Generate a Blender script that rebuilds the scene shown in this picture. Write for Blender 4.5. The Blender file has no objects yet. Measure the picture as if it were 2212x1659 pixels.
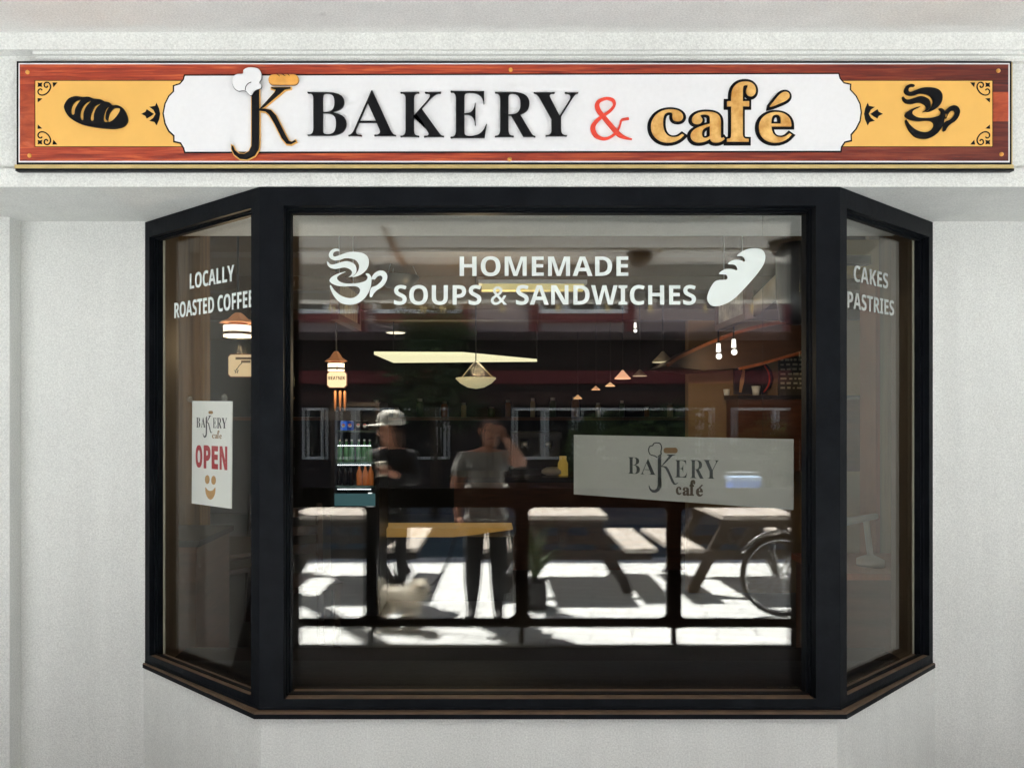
import bpy, bmesh, math, random
from mathutils import Vector, Matrix, geometry

random.seed(7)
scene = bpy.context.scene
COL = scene.collection

# ------------------------------------------------------------------ camera, sky, sun, exposure
F, CX, CY, CAMY, CAMZ = 1600.0, 1048.0, 889.0, -2.56, 1.68      # photograph measured at 2212 px wide
cam = bpy.data.cameras.new('camera')
camo = bpy.data.objects.new('camera', cam)
COL.objects.link(camo)
camo.location = (0, CAMY, CAMZ)
camo.rotation_euler = (math.radians(90), 0, 0)
cam.sensor_width = 36
cam.lens = F / 2212 * 36
cam.shift_x = (1106 - CX) / 2212
cam.shift_y = (CY - 829.5) / 2212
cam.clip_start = 0.003
cam.clip_end = 500
scene.camera = camo

SUN_EL, SUN_AZ = math.radians(61.3), math.radians(214.6)
world = bpy.data.worlds.new('World')
scene.world = world
world.use_nodes = True
wn = world.node_tree.nodes
sky = wn.new('ShaderNodeTexSky')
sky.sky_type = 'NISHITA'
sky.sun_disc = False
sky.sun_elevation = SUN_EL
sky.sun_rotation = SUN_AZ
world.node_tree.links.new(sky.outputs[0], wn['Background'].inputs[0])
wn['Background'].inputs[1].default_value = 0.05
sl = bpy.data.lights.new('sun', 'SUN')
sl.energy = 5.0
sl.angle = math.radians(0.5)
sl.color = (1.0, 0.985, 0.96)
so = bpy.data.objects.new('sun', sl)
COL.objects.link(so)
ldir = Vector((0.31, 0.45, -1.0)).normalized()
so.rotation_euler = ldir.to_track_quat('-Z', 'Y').to_euler()
so.location = (-6, -10, 12)
scene.view_settings.view_transform = 'Standard'
scene.view_settings.look = 'None'
scene.view_settings.gamma = 1
scene.view_settings.exposure = 3.36
cy = scene.cycles
cy.max_bounces = 14
cy.diffuse_bounces = 5
cy.glossy_bounces = 5
cy.transparent_max_bounces = 24
cy.caustics_reflective = False
cy.caustics_refractive = False
cy.sample_clamp_indirect = 6
cy.use_denoising = True
cy.use_guiding = True
cy.use_surface_guiding = True
cy.guiding_training_samples = 96
cy.use_adaptive_sampling = False


# ------------------------------------------------------------------ helpers
def lin(c):
    return tuple(((v / 255) / 12.92 if v / 255 <= 0.04045 else ((v / 255 + 0.055) / 1.055) ** 2.4) for v in c)


def at(px, py, Y):
    """a point of the photograph (2212 px wide) on the vertical plane at depth Y"""
    s = (Y - CAMY) / F
    return Vector(((px - CX) * s, Y, CAMZ - (py - CY) * s))


def mir(px, py, d):
    """a point seen in the front pane, d metres from the camera along the mirrored ray: where the real thing stands"""
    s = d / F
    return Vector(((px - CX) * s, -(d + CAMY), CAMZ - (py - CY) * s))


class Plane:
    def __init__(s, O, U, V=(0, 0, 1)):
        s.O, s.U, s.V = Vector(O), Vector(U).normalized(), Vector(V).normalized()
        s.W = s.U.cross(s.V).normalized()

    def uv(s, px, py):
        c = Vector((0, CAMY, CAMZ))
        d = Vector(((px - CX) / F, 1, -(py - CY) / F))
        t = (s.O - c).dot(s.W) / d.dot(s.W)
        p = c + d * t - s.O
        return (p.dot(s.U), p.dot(s.V))

    def pt(s, u, v, w=0.0):
        return s.O + s.U * u + s.V * v + s.W * w

    def off(s, w):
        return Plane(s.O + s.W * w, s.U, s.V)

    def mat(s):
        m = Matrix.Identity(4)
        for i in range(3):
            m[i][0], m[i][1], m[i][2], m[i][3] = s.U[i], s.V[i], s.W[i], s.O[i]
        return m


def front(Y):
    return Plane((0, Y, 0), (1, 0, 0))


def crop(ox, oy, sc):
    k = 2212 / 3563
    return lambda x, y: ((ox + x / sc) * k, (oy + y / sc) * k)


def tag(o, label=None, cat=None, group=None, kind=None):
    for k, v in (('label', label), ('category', cat), ('group', group), ('kind', kind)):
        if v:
            o[k] = v
    return o


def empty(name, loc, label, cat, group=None, rz=0):
    o = bpy.data.objects.new(name, None)
    o.empty_display_size = 0.1
    COL.objects.link(o)
    o.location = loc
    o.rotation_euler = (0, 0, rz)
    return tag(o, label, cat, group)


def link_mesh(name, me, mats, parent=None, smooth=False):
    o = bpy.data.objects.new(name, me)
    COL.objects.link(o)
    for m in (mats if isinstance(mats, (list, tuple)) else [mats]):
        me.materials.append(m)
    if smooth:
        for p in me.polygons:
            p.use_smooth = True
    if parent is not None:
        o.parent = parent
        if o.parent.get('_world'):
            pass
    return o


class MB:
    """collects shapes, builds ONE mesh object; coordinates are the parent's local ones"""

    def __init__(s):
        s.v, s.f, s.m = [], [], []
        s.mi = 0

    def add(s, vs, fs):
        b = len(s.v)
        s.v += [tuple(p) for p in vs]
        s.f += [tuple(b + i for i in f) for f in fs]
        s.m += [s.mi] * len(fs)

    def box(s, x0, x1, y0, y1, z0, z1):
        s.add([(x0, y0, z0), (x1, y0, z0), (x1, y1, z0), (x0, y1, z0), (x0, y0, z1), (x1, y0, z1), (x1, y1, z1), (x0, y1, z1)],
              [(3, 2, 1, 0), (4, 5, 6, 7), (0, 1, 5, 4), (1, 2, 6, 5), (2, 3, 7, 6), (3, 0, 4, 7)])
        return s

    def pbox(s, pl, u0, u1, v0, v1, w0, w1):
        q = lambda a, b, c: pl.pt(a, b, c)
        s.add([q(u0, v0, w0), q(u1, v0, w0), q(u1, v1, w0), q(u0, v1, w0), q(u0, v0, w1), q(u1, v0, w1), q(u1, v1, w1), q(u0, v1, w1)],
              [(3, 2, 1, 0), (4, 5, 6, 7), (0, 1, 5, 4), (1, 2, 6, 5), (2, 3, 7, 6), (3, 0, 4, 7)])
        return s

    def bar(s, a, b, w, h, up=(0, 0, 1)):
        a, b = Vector(a), Vector(b)
        d = (b - a).normalized()
        x = d.cross(Vector(up))
        if x.length < 1e-4:
            x = d.cross(Vector((1, 0, 0)))
        x.normalize()
        y = x.cross(d).normalized()
        vs = []
        for p in (a, b):
            for sx, sy in ((-1, -1), (1, -1), (1, 1), (-1, 1)):
                vs.append(p + x * sx * w / 2 + y * sy * h / 2)
        s.add(vs, [(0, 1, 2, 3), (7, 6, 5, 4), (1, 0, 4, 5), (2, 1, 5, 6), (3, 2, 6, 7), (0, 3, 7, 4)])
        return s

    def tube(s, pts, r, n=8, closed=False):
        pts = [Vector(p) for p in pts]
        k = len(pts)
        rs = r if isinstance(r, (list, tuple)) else [r] * k
        vs, fs = [], []
        prev = None
        for i, p in enumerate(pts):
            if closed:
                d = pts[(i + 1) % k] - pts[i - 1]
            else:
                d = pts[min(i + 1, k - 1)] - pts[max(i - 1, 0)]
            d.normalize()
            if prev is None:
                x = d.cross(Vector((0.13, 0.07, 1)))
                if x.length < 0.05:
                    x = d.cross(Vector((1, 0.1, 0)))
            else:
                x = prev - d * prev.dot(d)
            x.normalize()
            prev = x
            y = d.cross(x)
            for j in range(n):
                a = 2 * math.pi * j / n
                vs.append(p + (x * math.cos(a) + y * math.sin(a)) * rs[i])
        for i in range(k if closed else k - 1):
            for j in range(n):
                a, b = i * n, ((i + 1) % k) * n
                fs.append((a + j, a + (j + 1) % n, b + (j + 1) % n, b + j))
        if not closed:
            fs.append(tuple(range(n - 1, -1, -1)))
            fs.append(tuple((k - 1) * n + j for j in range(n)))
        s.add(vs, fs)
        return s

    def lathe(s, prof, c=(0, 0, 0), n=20, axis='z', sx=1, sy=1):
        c = Vector(c)
        vs, fs = [], []
        for r, h in prof:
            for j in range(n):
                a = 2 * math.pi * j / n
                p = (r * math.cos(a) * sx, r * math.sin(a) * sy, h)
                if axis == 'y':
                    p = (p[0], -p[2], p[1])
                elif axis == 'x':
                    p = (p[2], p[0], p[1])
                vs.append(c + Vector(p))
        k = len(prof)
        for i in range(k - 1):
            for j in range(n):
                fs.append((i * n + j, i * n + (j + 1) % n, (i + 1) * n + (j + 1) % n, (i + 1) * n + j))
        fs.append(tuple(range(n - 1, -1, -1)))
        fs.append(tuple((k - 1) * n + j for j in range(n)))
        s.add(vs, fs)
        return s

    def ball(s, c, r, n=12, sc=(1, 1, 1)):
        c = Vector(c)
        prof = [(max(1e-4, r * math.sin(math.pi * i / n)), -r * math.cos(math.pi * i / n)) for i in range(n + 1)]
        vs, fs = [], []
        for rr, h in prof:
            for j in range(n):
                a = 2 * math.pi * j / n
                vs.append(c + Vector((rr * math.cos(a) * sc[0], rr * math.sin(a) * sc[1], h * sc[2])))
        for i in range(n):
            for j in range(n):
                fs.append((i * n + j, i * n + (j + 1) % n, (i + 1) * n + (j + 1) % n, (i + 1) * n + j))
        s.add(vs, fs)
        return s

    def prism(s, poly, z0, z1):
        """poly: plan outline, counter-clockwise seen from above"""
        n = len(poly)
        vs = [(x, y, z0) for x, y in poly] + [(x, y, z1) for x, y in poly]
        tri = geometry.tessellate_polygon([[Vector((x, y, 0)) for x, y in poly]])
        fs = [tuple(reversed(t)) for t in tri] + [tuple(i + n for i in t) for t in tri]
        fs += [(i, (i + 1) % n, n + (i + 1) % n, n + i) for i in range(n)]
        s.add(vs, fs)
        return s

    def pprism(s, pl, poly, w0, w1):
        n = len(poly)
        vs = [pl.pt(u, v, w0) for u, v in poly] + [pl.pt(u, v, w1) for u, v in poly]
        tri = geometry.tessellate_polygon([[Vector((x, y, 0)) for x, y in poly]])
        fs = [tuple(reversed(t)) for t in tri] + [tuple(i + n for i in t) for t in tri]
        fs += [(i, (i + 1) % n, n + (i + 1) % n, n + i) for i in range(n)]
        s.add(vs, fs)
        return s

    def ribbon(s, pl, pts, ws, w0, w1, rise=0.0008):
        n = len(pts)
        P = [Vector((a, b, 0)) for a, b in pts]
        vs = []
        for i in range(n):
            d = (P[min(i + 1, n - 1)] - P[max(i - 1, 0)]).normalized()
            nn = Vector((-d.y, d.x, 0))
            L, R = P[i] + nn * ws[i] / 2, P[i] - nn * ws[i] / 2
            top = w1 + rise * i / n
            vs += [pl.pt(L.x, L.y, w0), pl.pt(R.x, R.y, w0), pl.pt(R.x, R.y, top), pl.pt(L.x, L.y, top)]
        fs = []
        for i in range(n - 1):
            a, b = i * 4, i * 4 + 4
            fs += [(a + 3, a + 2, b + 2, b + 3), (a + 2, a + 1, b + 1, b + 2), (a, a + 3, b + 3, b)]
        fs += [(0, 1, 2, 3), (4 * n - 1, 4 * n - 2, 4 * n - 3, 4 * n - 4)]
        s.add(vs, fs)
        return s

    def build(s, name, mats, parent=None, smooth=False, recalc=True):
        me = bpy.data.meshes.new(name)
        me.from_pydata(s.v, [], s.f)
        mats = mats if isinstance(mats, (list, tuple)) else [mats]
        for p, m in zip(me.polygons, s.m):
            p.material_index = m
        if recalc:
            bm = bmesh.new()
            bm.from_mesh(me)
            bmesh.ops.recalc_face_normals(bm, faces=bm.faces)
            bm.to_mesh(me)
            bm.free()
        me.update()
        return link_mesh(name, me, mats, parent, smooth)


def smooth_pts(pts, k=5, closed=True):
    n = len(pts)
    out = []
    rng = range(n) if closed else range(n - 1)
    for i in rng:
        g = (lambda j: pts[j % n]) if closed else (lambda j: pts[max(0, min(n - 1, j))])
        p0, p1, p2, p3 = g(i - 1), g(i), g(i + 1), g(i + 2)
        for t in [q / k for q in range(k)]:
            o = []
            for a in range(len(p1)):
                o.append(0.5 * (2 * p1[a] + (p2[a] - p0[a]) * t + (2 * p0[a] - 5 * p1[a] + 4 * p2[a] - p3[a]) * t * t
                                + (3 * p1[a] - p0[a] - 3 * p2[a] + p3[a]) * t ** 3))
            out.append(tuple(o))
    if not closed:
        out.append(tuple(pts[-1]))
    return out


def curve_mesh(c):
    o = bpy.data.objects.new('tmp', c)
    COL.objects.link(o)
    dg = bpy.context.evaluated_depsgraph_get()
    me = bpy.data.meshes.new_from_object(o.evaluated_get(dg))
    bpy.data.objects.remove(o)
    me.materials.clear()
    return me


def fit(me, pl, t, box=None):
    vs = me.vertices
    x0, x1 = min(v.co.x for v in vs), max(v.co.x for v in vs)
    y0, y1 = min(v.co.y for v in vs), max(v.co.y for v in vs)
    z0, z1 = min(v.co.z for v in vs), max(v.co.z for v in vs)
    M = pl.mat()
    for v in vs:
        x, y = v.co.x, v.co.y
        if box:
            x = box[0] + (x - x0) / (x1 - x0) * (box[2] - box[0])
            y = box[1] + (y - y0) / (y1 - y0) * (box[3] - box[1])
        z = (v.co.z - z0) / max(1e-9, z1 - z0) * t
        v.co = M @ Vector((x, y, z))
    me.update()
    return me


def sans(t):
    return ''.join(chr(0x1D5D4 + ord(c) - 65) if 'A' <= c <= 'Z' else c for c in t)


def serif(t):
    return ''.join(chr(0x1D400 + ord(c) - 65) if 'A' <= c <= 'Z' else chr(0x1D41A + ord(c) - 97) if 'a' <= c <= 'z' else c for c in t)


def txt(body, pl, box, t, bevel=0.0, offset=0.0, space=1.0, same=False):
    c = bpy.data.curves.new('text', 'FONT')
    c.body = body
    c.size = 1
    c.extrude = 0.05
    c.bevel_depth = bevel
    c.bevel_resolution = 1
    c.offset = offset
    c.space_character = space
    c.resolution_u = 5
    if same:                       # keep the letter where it is without the offset, so the offset shows as an outline
        c.offset = c.bevel_depth = 0
        m0 = curve_mesh(c)
        b0 = [min(v.co.x for v in m0.vertices), min(v.co.y for v in m0.vertices), max(v.co.x for v in m0.vertices), max(v.co.y for v in m0.vertices)]
        c2 = bpy.data.curves.new('text', 'FONT')
        c2.body, c2.size, c2.extrude, c2.resolution_u = body, 1, 0.05, 5
        kx, ky = (box[2] - box[0]) / (b0[2] - b0[0]), (box[3] - box[1]) / (b0[3] - b0[1])
        c2.bevel_depth = offset / ((kx + ky) / 2)
        c2.bevel_resolution = 2
        m1 = curve_mesh(c2)
        for v in m1.vertices:
            v.co.x = box[0] + (v.co.x - b0[0]) * kx
            v.co.y = box[1] + (v.co.y - b0[1]) * ky
        return fit(m1, pl, t)
    return fit(curve_mesh(c), pl, t, box)


def shape(splines, pl, t, bevel=0.0, offset=0.0):
    c = bpy.data.curves.new('shape', 'CURVE')
    c.dimensions = '2D'
    c.fill_mode = 'BOTH'
    c.extrude = 0.004
    c.bevel_depth = bevel
    c.bevel_resolution = 1
    c.offset = offset
    for pts in splines:
        a = sum(pts[i - 1][0] * pts[i][1] - pts[i][0] * pts[i - 1][1] for i in range(len(pts)))
        if a > 0:
            pts = list(reversed(pts))
        s = c.splines.new('POLY')
        s.points.add(len(pts) - 1)
        for p, q in zip(s.points, pts):
            p.co = (q[0], q[1], 0, 1)
        s.use_cyclic_u = True
    return fit(curve_mesh(c), pl, t)


def join(meshes):
    bm = bmesh.new()
    for m in meshes:
        bm.from_mesh(m)
    me = bpy.data.meshes.new('joined')
    bm.to_mesh(me)
    bm.free()
    return me


def grow(pts, d):
    """outward offset of a polygon"""
    a = sum(pts[i - 1][0] * pts[i][1] - pts[i][0] * pts[i - 1][1] for i in range(len(pts)))
    sg = 1 if a > 0 else -1
    out = []
    n = len(pts)
    for i in range(n):
        p0, p1, p2 = Vector(pts[i - 1]), Vector(pts[i]), Vector(pts[(i + 1) % n])
        e1, e2 = (p1 - p0), (p2 - p1)
        if e1.length < 1e-9 or e2.length < 1e-9:
            out.append(tuple(p1))
            continue
        e1.normalize()
        e2.normalize()
        n1, n2 = Vector((e1.y, -e1.x)) * sg, Vector((e2.y, -e2.x)) * sg
        m = n1 + n2
        if m.length < 0.3:
            m = n1
        m.normalize()
        out.append(tuple(p1 + m * d / max(0.55, m.dot(n1))))
    return out


# ------------------------------------------------------------------ materials
def M_(name, col, rough=0.6, var=0.0, scale=8.0, bump=0.0, bscale=None, metal=0.0, stretch=None, emit=None, estr=0.0, spec=0.5, col2=None, detail=5):
    m = bpy.data.materials.new(name)
    m.use_nodes = True
    nt = m.node_tree
    b = nt.nodes['Principled BSDF']
    b.inputs['Base Color'].default_value = (*col, 1)
    b.inputs['Roughness'].default_value = rough
    b.inputs['Metallic'].default_value = metal
    b.inputs['Specular IOR Level'].default_value = spec
    if emit:
        b.inputs['Emission Color'].default_value = (*emit, 1)
        b.inputs['Emission Strength'].default_value = estr * 0.55
        m.cycles.emission_sampling = 'NONE'
    if var or bump or col2:
        tc = nt.nodes.new('ShaderNodeTexCoord')
        mp = nt.nodes.new('ShaderNodeMapping')
        nt.links.new(tc.outputs['Object'], mp.inputs[0])
        if stretch:
            mp.inputs['Scale'].default_value = stretch
        if var or col2:
            nz = nt.nodes.new('ShaderNodeTexNoise')
            nz.inputs['Scale'].default_value = scale
            nz.inputs['Detail'].default_value = detail
            nz.inputs['Roughness'].default_value = 0.6
            nt.links.new(mp.outputs[0], nz.inputs['Vector'])
            rp = nt.nodes.new('ShaderNodeValToRGB')
            rp.color_ramp.elements[0].position = 0.3
            rp.color_ramp.elements[1].position = 0.7
            c0 = tuple(v * (1 - var) for v in col)
            c1 = col2 if col2 else tuple(min(1, v * (1 + var)) for v in col)
            rp.color_ramp.elements[0].color = (*c0, 1)
            rp.color_ramp.elements[1].color = (*c1, 1)
            nt.links.new(nz.outputs[0], rp.inputs[0])
            nt.links.new(rp.outputs[0], b.inputs['Base Color'])
        if bump:
            n2 = nt.nodes.new('ShaderNodeTexNoise')
            n2.inputs['Scale'].default_value = bscale or scale
            n2.inputs['Detail'].default_value = 4
            nt.links.new(mp.outputs[0], n2.inputs['Vector'])
            bp = nt.nodes.new('ShaderNodeBump')
            bp.inputs['Strength'].default_value = bump
            bp.inputs['Distance'].default_value = 0.01
            nt.links.new(n2.outputs[0], bp.inputs['Height'])
            nt.links.new(bp.outputs[0], b.inputs['Normal'])
    return m


def stucco(name, base):
    m = bpy.data.materials.new(name)
    m.use_nodes = True
    nt = m.node_tree
    N, L = nt.nodes, nt.links
    b = N['Principled BSDF']
    b.inputs['Roughness'].default_value = 0.85
    tc = N.new('ShaderNodeTexCoord')
    big = N.new('ShaderNodeTexNoise')
    big.inputs['Scale'].default_value = 1.3
    big.inputs['Detail'].default_value = 4
    fine = N.new('ShaderNodeTexNoise')
    fine.inputs['Scale'].default_value = 170
    fine.inputs['Detail'].default_value = 3
    fine.inputs['Roughness'].default_value = 0.7
    mid = N.new('ShaderNodeTexNoise')
    mid.inputs['Scale'].default_value = 14
    for n in (big, fine, mid):
        L.new(tc.outputs['Object'], n.inputs['Vector'])

    def rng(sock, a, c):
        r = N.new('ShaderNodeMapRange')
        r.inputs[1].default_value, r.inputs[2].default_value = 0.25, 0.75
        r.inputs[3].default_value, r.inputs[4].default_value = a, c
        L.new(sock, r.inputs[0])
        return r.outputs[0]

    def mul(a, c):
        q = N.new('ShaderNodeMath')
        q.operation = 'MULTIPLY'
        L.new(a, q.inputs[0])
        L.new(c, q.inputs[1])
        return q.outputs[0]

    mp2 = N.new('ShaderNodeMapping')
    mp2.inputs['Scale'].default_value = (5, 5, 0.35)
    L.new(tc.outputs['Object'], mp2.inputs[0])
    stk = N.new('ShaderNodeTexNoise')
    stk.inputs['Scale'].default_value = 2.2
    stk.inputs['Detail'].default_value = 6
    L.new(mp2.outputs[0], stk.inputs['Vector'])
    spt = N.new('ShaderNodeTexNoise')
    spt.inputs['Scale'].default_value = 11
    spt.inputs['Detail'].default_value = 2
    L.new(tc.outputs['Object'], spt.inputs['Vector'])
    sr = N.new('ShaderNodeMapRange')
    sr.inputs[1].default_value, sr.inputs[2].default_value = 0.74, 0.80
    sr.inputs[3].default_value, sr.inputs[4].default_value = 1.0, 0.80
    L.new(spt.outputs[0], sr.inputs[0])
    v0_ = mul(rng(stk.outputs[0], 0.945, 1.03), sr.outputs[0])
    v = mul(v0_, mul(mul(rng(big.outputs[0], 0.95, 1.04), rng(mid.outputs[0], 0.985, 1.015)), rng(fine.outputs[0], 0.78, 1.18)))
    mx = N.new('ShaderNodeMix')
    mx.data_type = 'RGBA'
    mx.blend_type = 'MULTIPLY'
    mx.inputs[0].default_value = 1
    mx.inputs[6].default_value = (*base, 1)
    L.new(v, mx.inputs[7])
    L.new(mx.outputs[2], b.inputs['Base Color'])
    bp = N.new('ShaderNodeBump')
    bp.inputs['Strength'].default_value = 0.35
    bp.inputs['Distance'].default_value = 0.004
    L.new(fine.outputs[0], bp.inputs['Height'])
    L.new(bp.outputs[0], b.inputs['Normal'])
    return m


def glass_mat(name, tint=(0.97, 0.98, 0.97), f0=0.052, rough=0.0):
    """clear plate glass: straight-through transmission plus mirror reflection that rises towards grazing (Schlick)"""
    m = bpy.data.materials.new(name)
    m.use_nodes = True
    nt = m.node_tree
    N, L = nt.nodes, nt.links
    N.clear()
    out = N.new('ShaderNodeOutputMaterial')
    mix = N.new('ShaderNodeMixShader')
    tr = N.new('ShaderNodeBsdfTransparent')
    tr.inputs[0].default_value = (*tint, 1)
    gl = N.new('ShaderNodeBsdfGlossy')
    gl.inputs['Roughness'].default_value = rough
    gl.inputs['Color'].default_value = (1.0, 0.97, 0.91, 1)      # faint bronze of the solar coating
    lw = N.new('ShaderNodeLayerWeight')
    lw.inputs['Blend'].default_value = 0.5
    pw = N.new('ShaderNodeMath')
    pw.operation = 'POWER'
    pw.inputs[1].default_value = 5
    ma = N.new('ShaderNodeMath')
    ma.operation = 'MULTIPLY_ADD'
    ma.inputs[1].default_value = 1 - f0
    ma.inputs[2].default_value = f0
    L.new(lw.outputs['Facing'], pw.inputs[0])
    L.new(pw.outputs[0], ma.inputs[0])
    L.new(ma.outputs[0], mix.inputs[0])
    L.new(tr.outputs[0], mix.inputs[1])
    L.new(gl.outputs[0], mix.inputs[2])
    L.new(mix.outputs[0], out.inputs[0])
    return m


def emis(name, col, strength):
    m = bpy.data.materials.new(name)
    m.use_nodes = True
    b = m.node_tree.nodes['Principled BSDF']
    b.inputs['Base Color'].default_value = (*[min(0.8, c) for c in col], 1)
    b.inputs['Emission Color'].default_value = (*col, 1)
    b.inputs['Emission Strength'].default_value = strength * 0.55
    m.cycles.emission_sampling = 'NONE'
    return m


STUCCO = stucco('white_stucco', (0.725, 0.735, 0.705))
CEIL = stucco('soffit_stucco', (0.72, 0.72, 0.70))
BLACK = M_('black_frame_paint', (0.0048, 0.006, 0.0085), 0.45, var=0.3, scale=13, bump=0.10, bscale=40, spec=0.07, col2=(0.0075, 0.009, 0.0115), detail=10)
LEDGE = M_('dust_and_light_ledge', lin((96, 76, 58)), 0.55, var=0.25, scale=14, bump=0.05, bscale=60)  # dust plus the soffit light on up-facing tops, painted into the brown
GLASS = glass_mat('window_glass', f0=0.030, tint=(0.975, 0.98, 0.975))
GLASS_SIDE = glass_mat('side_window_glass', f0=0.024, tint=(0.975, 0.98, 0.97))
VINYL = M_('white_vinyl', (0.74, 0.80, 0.77), 0.5)
EDGE = M_('edge_reflection', lin((150, 148, 130)), 0.4)  # pale tone stands for the light wall mirrored in the glass edge
GOLD = M_('gold_edge', (0.62, 0.47, 0.20), 0.35, metal=0.6, var=0.15, scale=9)
SIGNWHITE = M_('sign_white', (0.78, 0.78, 0.79), 0.4, var=0.02, scale=60)
SIGNYEL = M_('sign_yellow', lin((232, 180, 92)), 0.5, var=0.05, scale=6)
INK = M_('sign_black', (0.003, 0.0035, 0.005), 0.4, spec=0.15)
GLOSSBLACK = M_('gloss_black_letters', (0.004, 0.004, 0.0055), 0.25, spec=0.2)
ORANGE = M_('gold_orange_letters', lin((206, 142, 56)), 0.3, var=0.15, scale=25, col2=lin((240, 196, 120)))
PALEORANGE = M_('letter_outline_orange', lin((232, 178, 96)), 0.45)
RED = M_('red_letter', lin((222, 66, 46)), 0.4, var=0.12, scale=30)
BREAD = M_('bread_crust', lin((222, 158, 72)), 0.5, var=0.18, scale=20)
INTDARK = M_('dark_interior_wall', lin((28, 26, 29)), 0.7, var=0.2, scale=3)
INTCEIL = M_('interior_ceiling', lin((88, 68, 44)), 0.8, var=0.1, scale=4)
INTFLOOR = M_('interior_floor', lin((34, 28, 25)), 0.35, var=0.25, scale=5)
INTTAN = M_('interior_tan_wall', lin((140, 112, 78)), 0.7, var=0.08, scale=4)
WOODD = M_('dark_wood', lin((84, 48, 30)), 0.45, var=0.3, scale=4, stretch=(1, 1, 8))
WOODO = M_('orange_wood_trim', lin((128, 70, 38)), 0.4, var=0.25, scale=6, stretch=(8, 1, 1))
STEEL = M_('brushed_steel', (0.45, 0.45, 0.44), 0.35, metal=0.8)
DARKMETAL = M_('dark_metal', (0.012, 0.012, 0.014), 0.4)
WHITEP = M_('white_paint', (0.7, 0.7, 0.68), 0.5)
RAILBLK = M_('railing_black', (0.006, 0.006, 0.007), 0.4)


def wood(name, c0, c1, c2, stretch, scale=5.0, darker=None):
    m = bpy.data.materials.new(name)
    m.use_nodes = True
    nt = m.node_tree
    N, L = nt.nodes, nt.links
    b = N['Principled BSDF']
    b.inputs['Roughness'].default_value = 0.42
    tc = N.new('ShaderNodeTexCoord')
    mp = N.new('ShaderNodeMapping')
    mp.inputs['Scale'].default_value = stretch
    L.new(tc.outputs['Object'], mp.inputs[0])
    nz = N.new('ShaderNodeTexNoise')
    nz.inputs['Scale'].default_value = scale
    nz.inputs['Detail'].default_value = 8
    nz.inputs['Roughness'].default_value = 0.65
    nz.inputs['Distortion'].default_value = 0.6
    L.new(mp.outputs[0], nz.inputs['Vector'])
    rp = N.new('ShaderNodeValToRGB')
    rp.color_ramp.elements[0].position = 0.32
    rp.color_ramp.elements[0].color = (*c0, 1)
    rp.color_ramp.elements[1].position = 0.68
    rp.color_ramp.elements[1].color = (*c2, 1)
    e = rp.color_ramp.elements.new(0.5)
    e.color = (*c1, 1)
    L.new(nz.outputs[0], rp.inputs[0])
    if darker:                     # the boards grow darker towards one end of the sign
        sx = N.new('ShaderNodeSeparateXYZ')
        L.new(tc.outputs['Object'], sx.inputs[0])
        mr = N.new('ShaderNodeMapRange')
        mr.inputs[1].default_value, mr.inputs[2].default_value = darker
        L.new(sx.outputs[0], mr.inputs[0])
        mx = N.new('ShaderNodeMix')
        mx.data_type, mx.blend_type = 'RGBA', 'MULTIPLY'
        L.new(mr.outputs[0], mx.inputs[0])
        L.new(rp.outputs[0], mx.inputs[6])
        mx.inputs[7].default_value = (0.28, 0.24, 0.32, 1)
        L.new(mx.outputs[2], b.inputs['Base Color'])
    else:
        L.new(rp.outputs[0], b.inputs['Base Color'])
    return m


MAHOG = wood('red_mahogany', lin((112, 32, 20)), lin((166, 60, 34)), lin((206, 100, 56)), (1.0, 1, 20), 5.0, (0.0, 1.7))
MAHOGD = wood('dark_mahogany', lin((62, 22, 20)), lin((92, 34, 28)), lin((120, 48, 36)), (1.2, 1, 16))
MAHOGV = wood('orange_mahogany', lin((140, 50, 26)), lin((168, 70, 36)), lin((190, 88, 50)), (3, 1, 9))
TABLEWOOD = wood('weathered_cedar', lin((146, 122, 104)), lin((178, 158, 140)), lin((204, 188, 172)), (6, 1, 6), 4)

# ------------------------------------------------------------------ setting: ground
porch = MB().box(-14, 14, -2.74, 0.55, -0.12, 0.0).build('porch_paving', M_('dark_porch_tile', (0.035, 0.037, 0.04), 0.6, var=0.25, scale=5))
tag(porch, kind='structure')


def slab_mat():
    m = bpy.data.materials.new('pale_concrete_pavers')
    m.use_nodes = True
    nt = m.node_tree
    N, L = nt.nodes, nt.links
    b = N['Principled BSDF']
    b.inputs['Roughness'].default_value = 0.8
    tc = N.new('ShaderNodeTexCoord')
    mp = N.new('ShaderNodeMapping')
    mp.inputs['Rotation'].default_value = (0, 0, math.radians(-9))
    L.new(tc.outputs['Object'], mp.inputs[0])
    br = N.new('ShaderNodeTexBrick')
    br.inputs['Scale'].default_value = 1.0
    br.inputs['Brick Width'].default_value = 0.62
    br.inputs['Row Height'].default_value = 0.155
    br.inputs['Mortar Size'].default_value = 0.006
    br.inputs['Color1'].default_value = (0.72, 0.745, 0.755, 1)
    br.inputs['Color2'].default_value = (0.64, 0.665, 0.675, 1)
    br.inputs['Mortar'].default_value = (0.20, 0.20, 0.20, 1)
    L.new(mp.outputs[0], br.inputs['Vector'])
    L.new(br.outputs['Color'], b.inputs['Base Color'])
    return m


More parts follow.
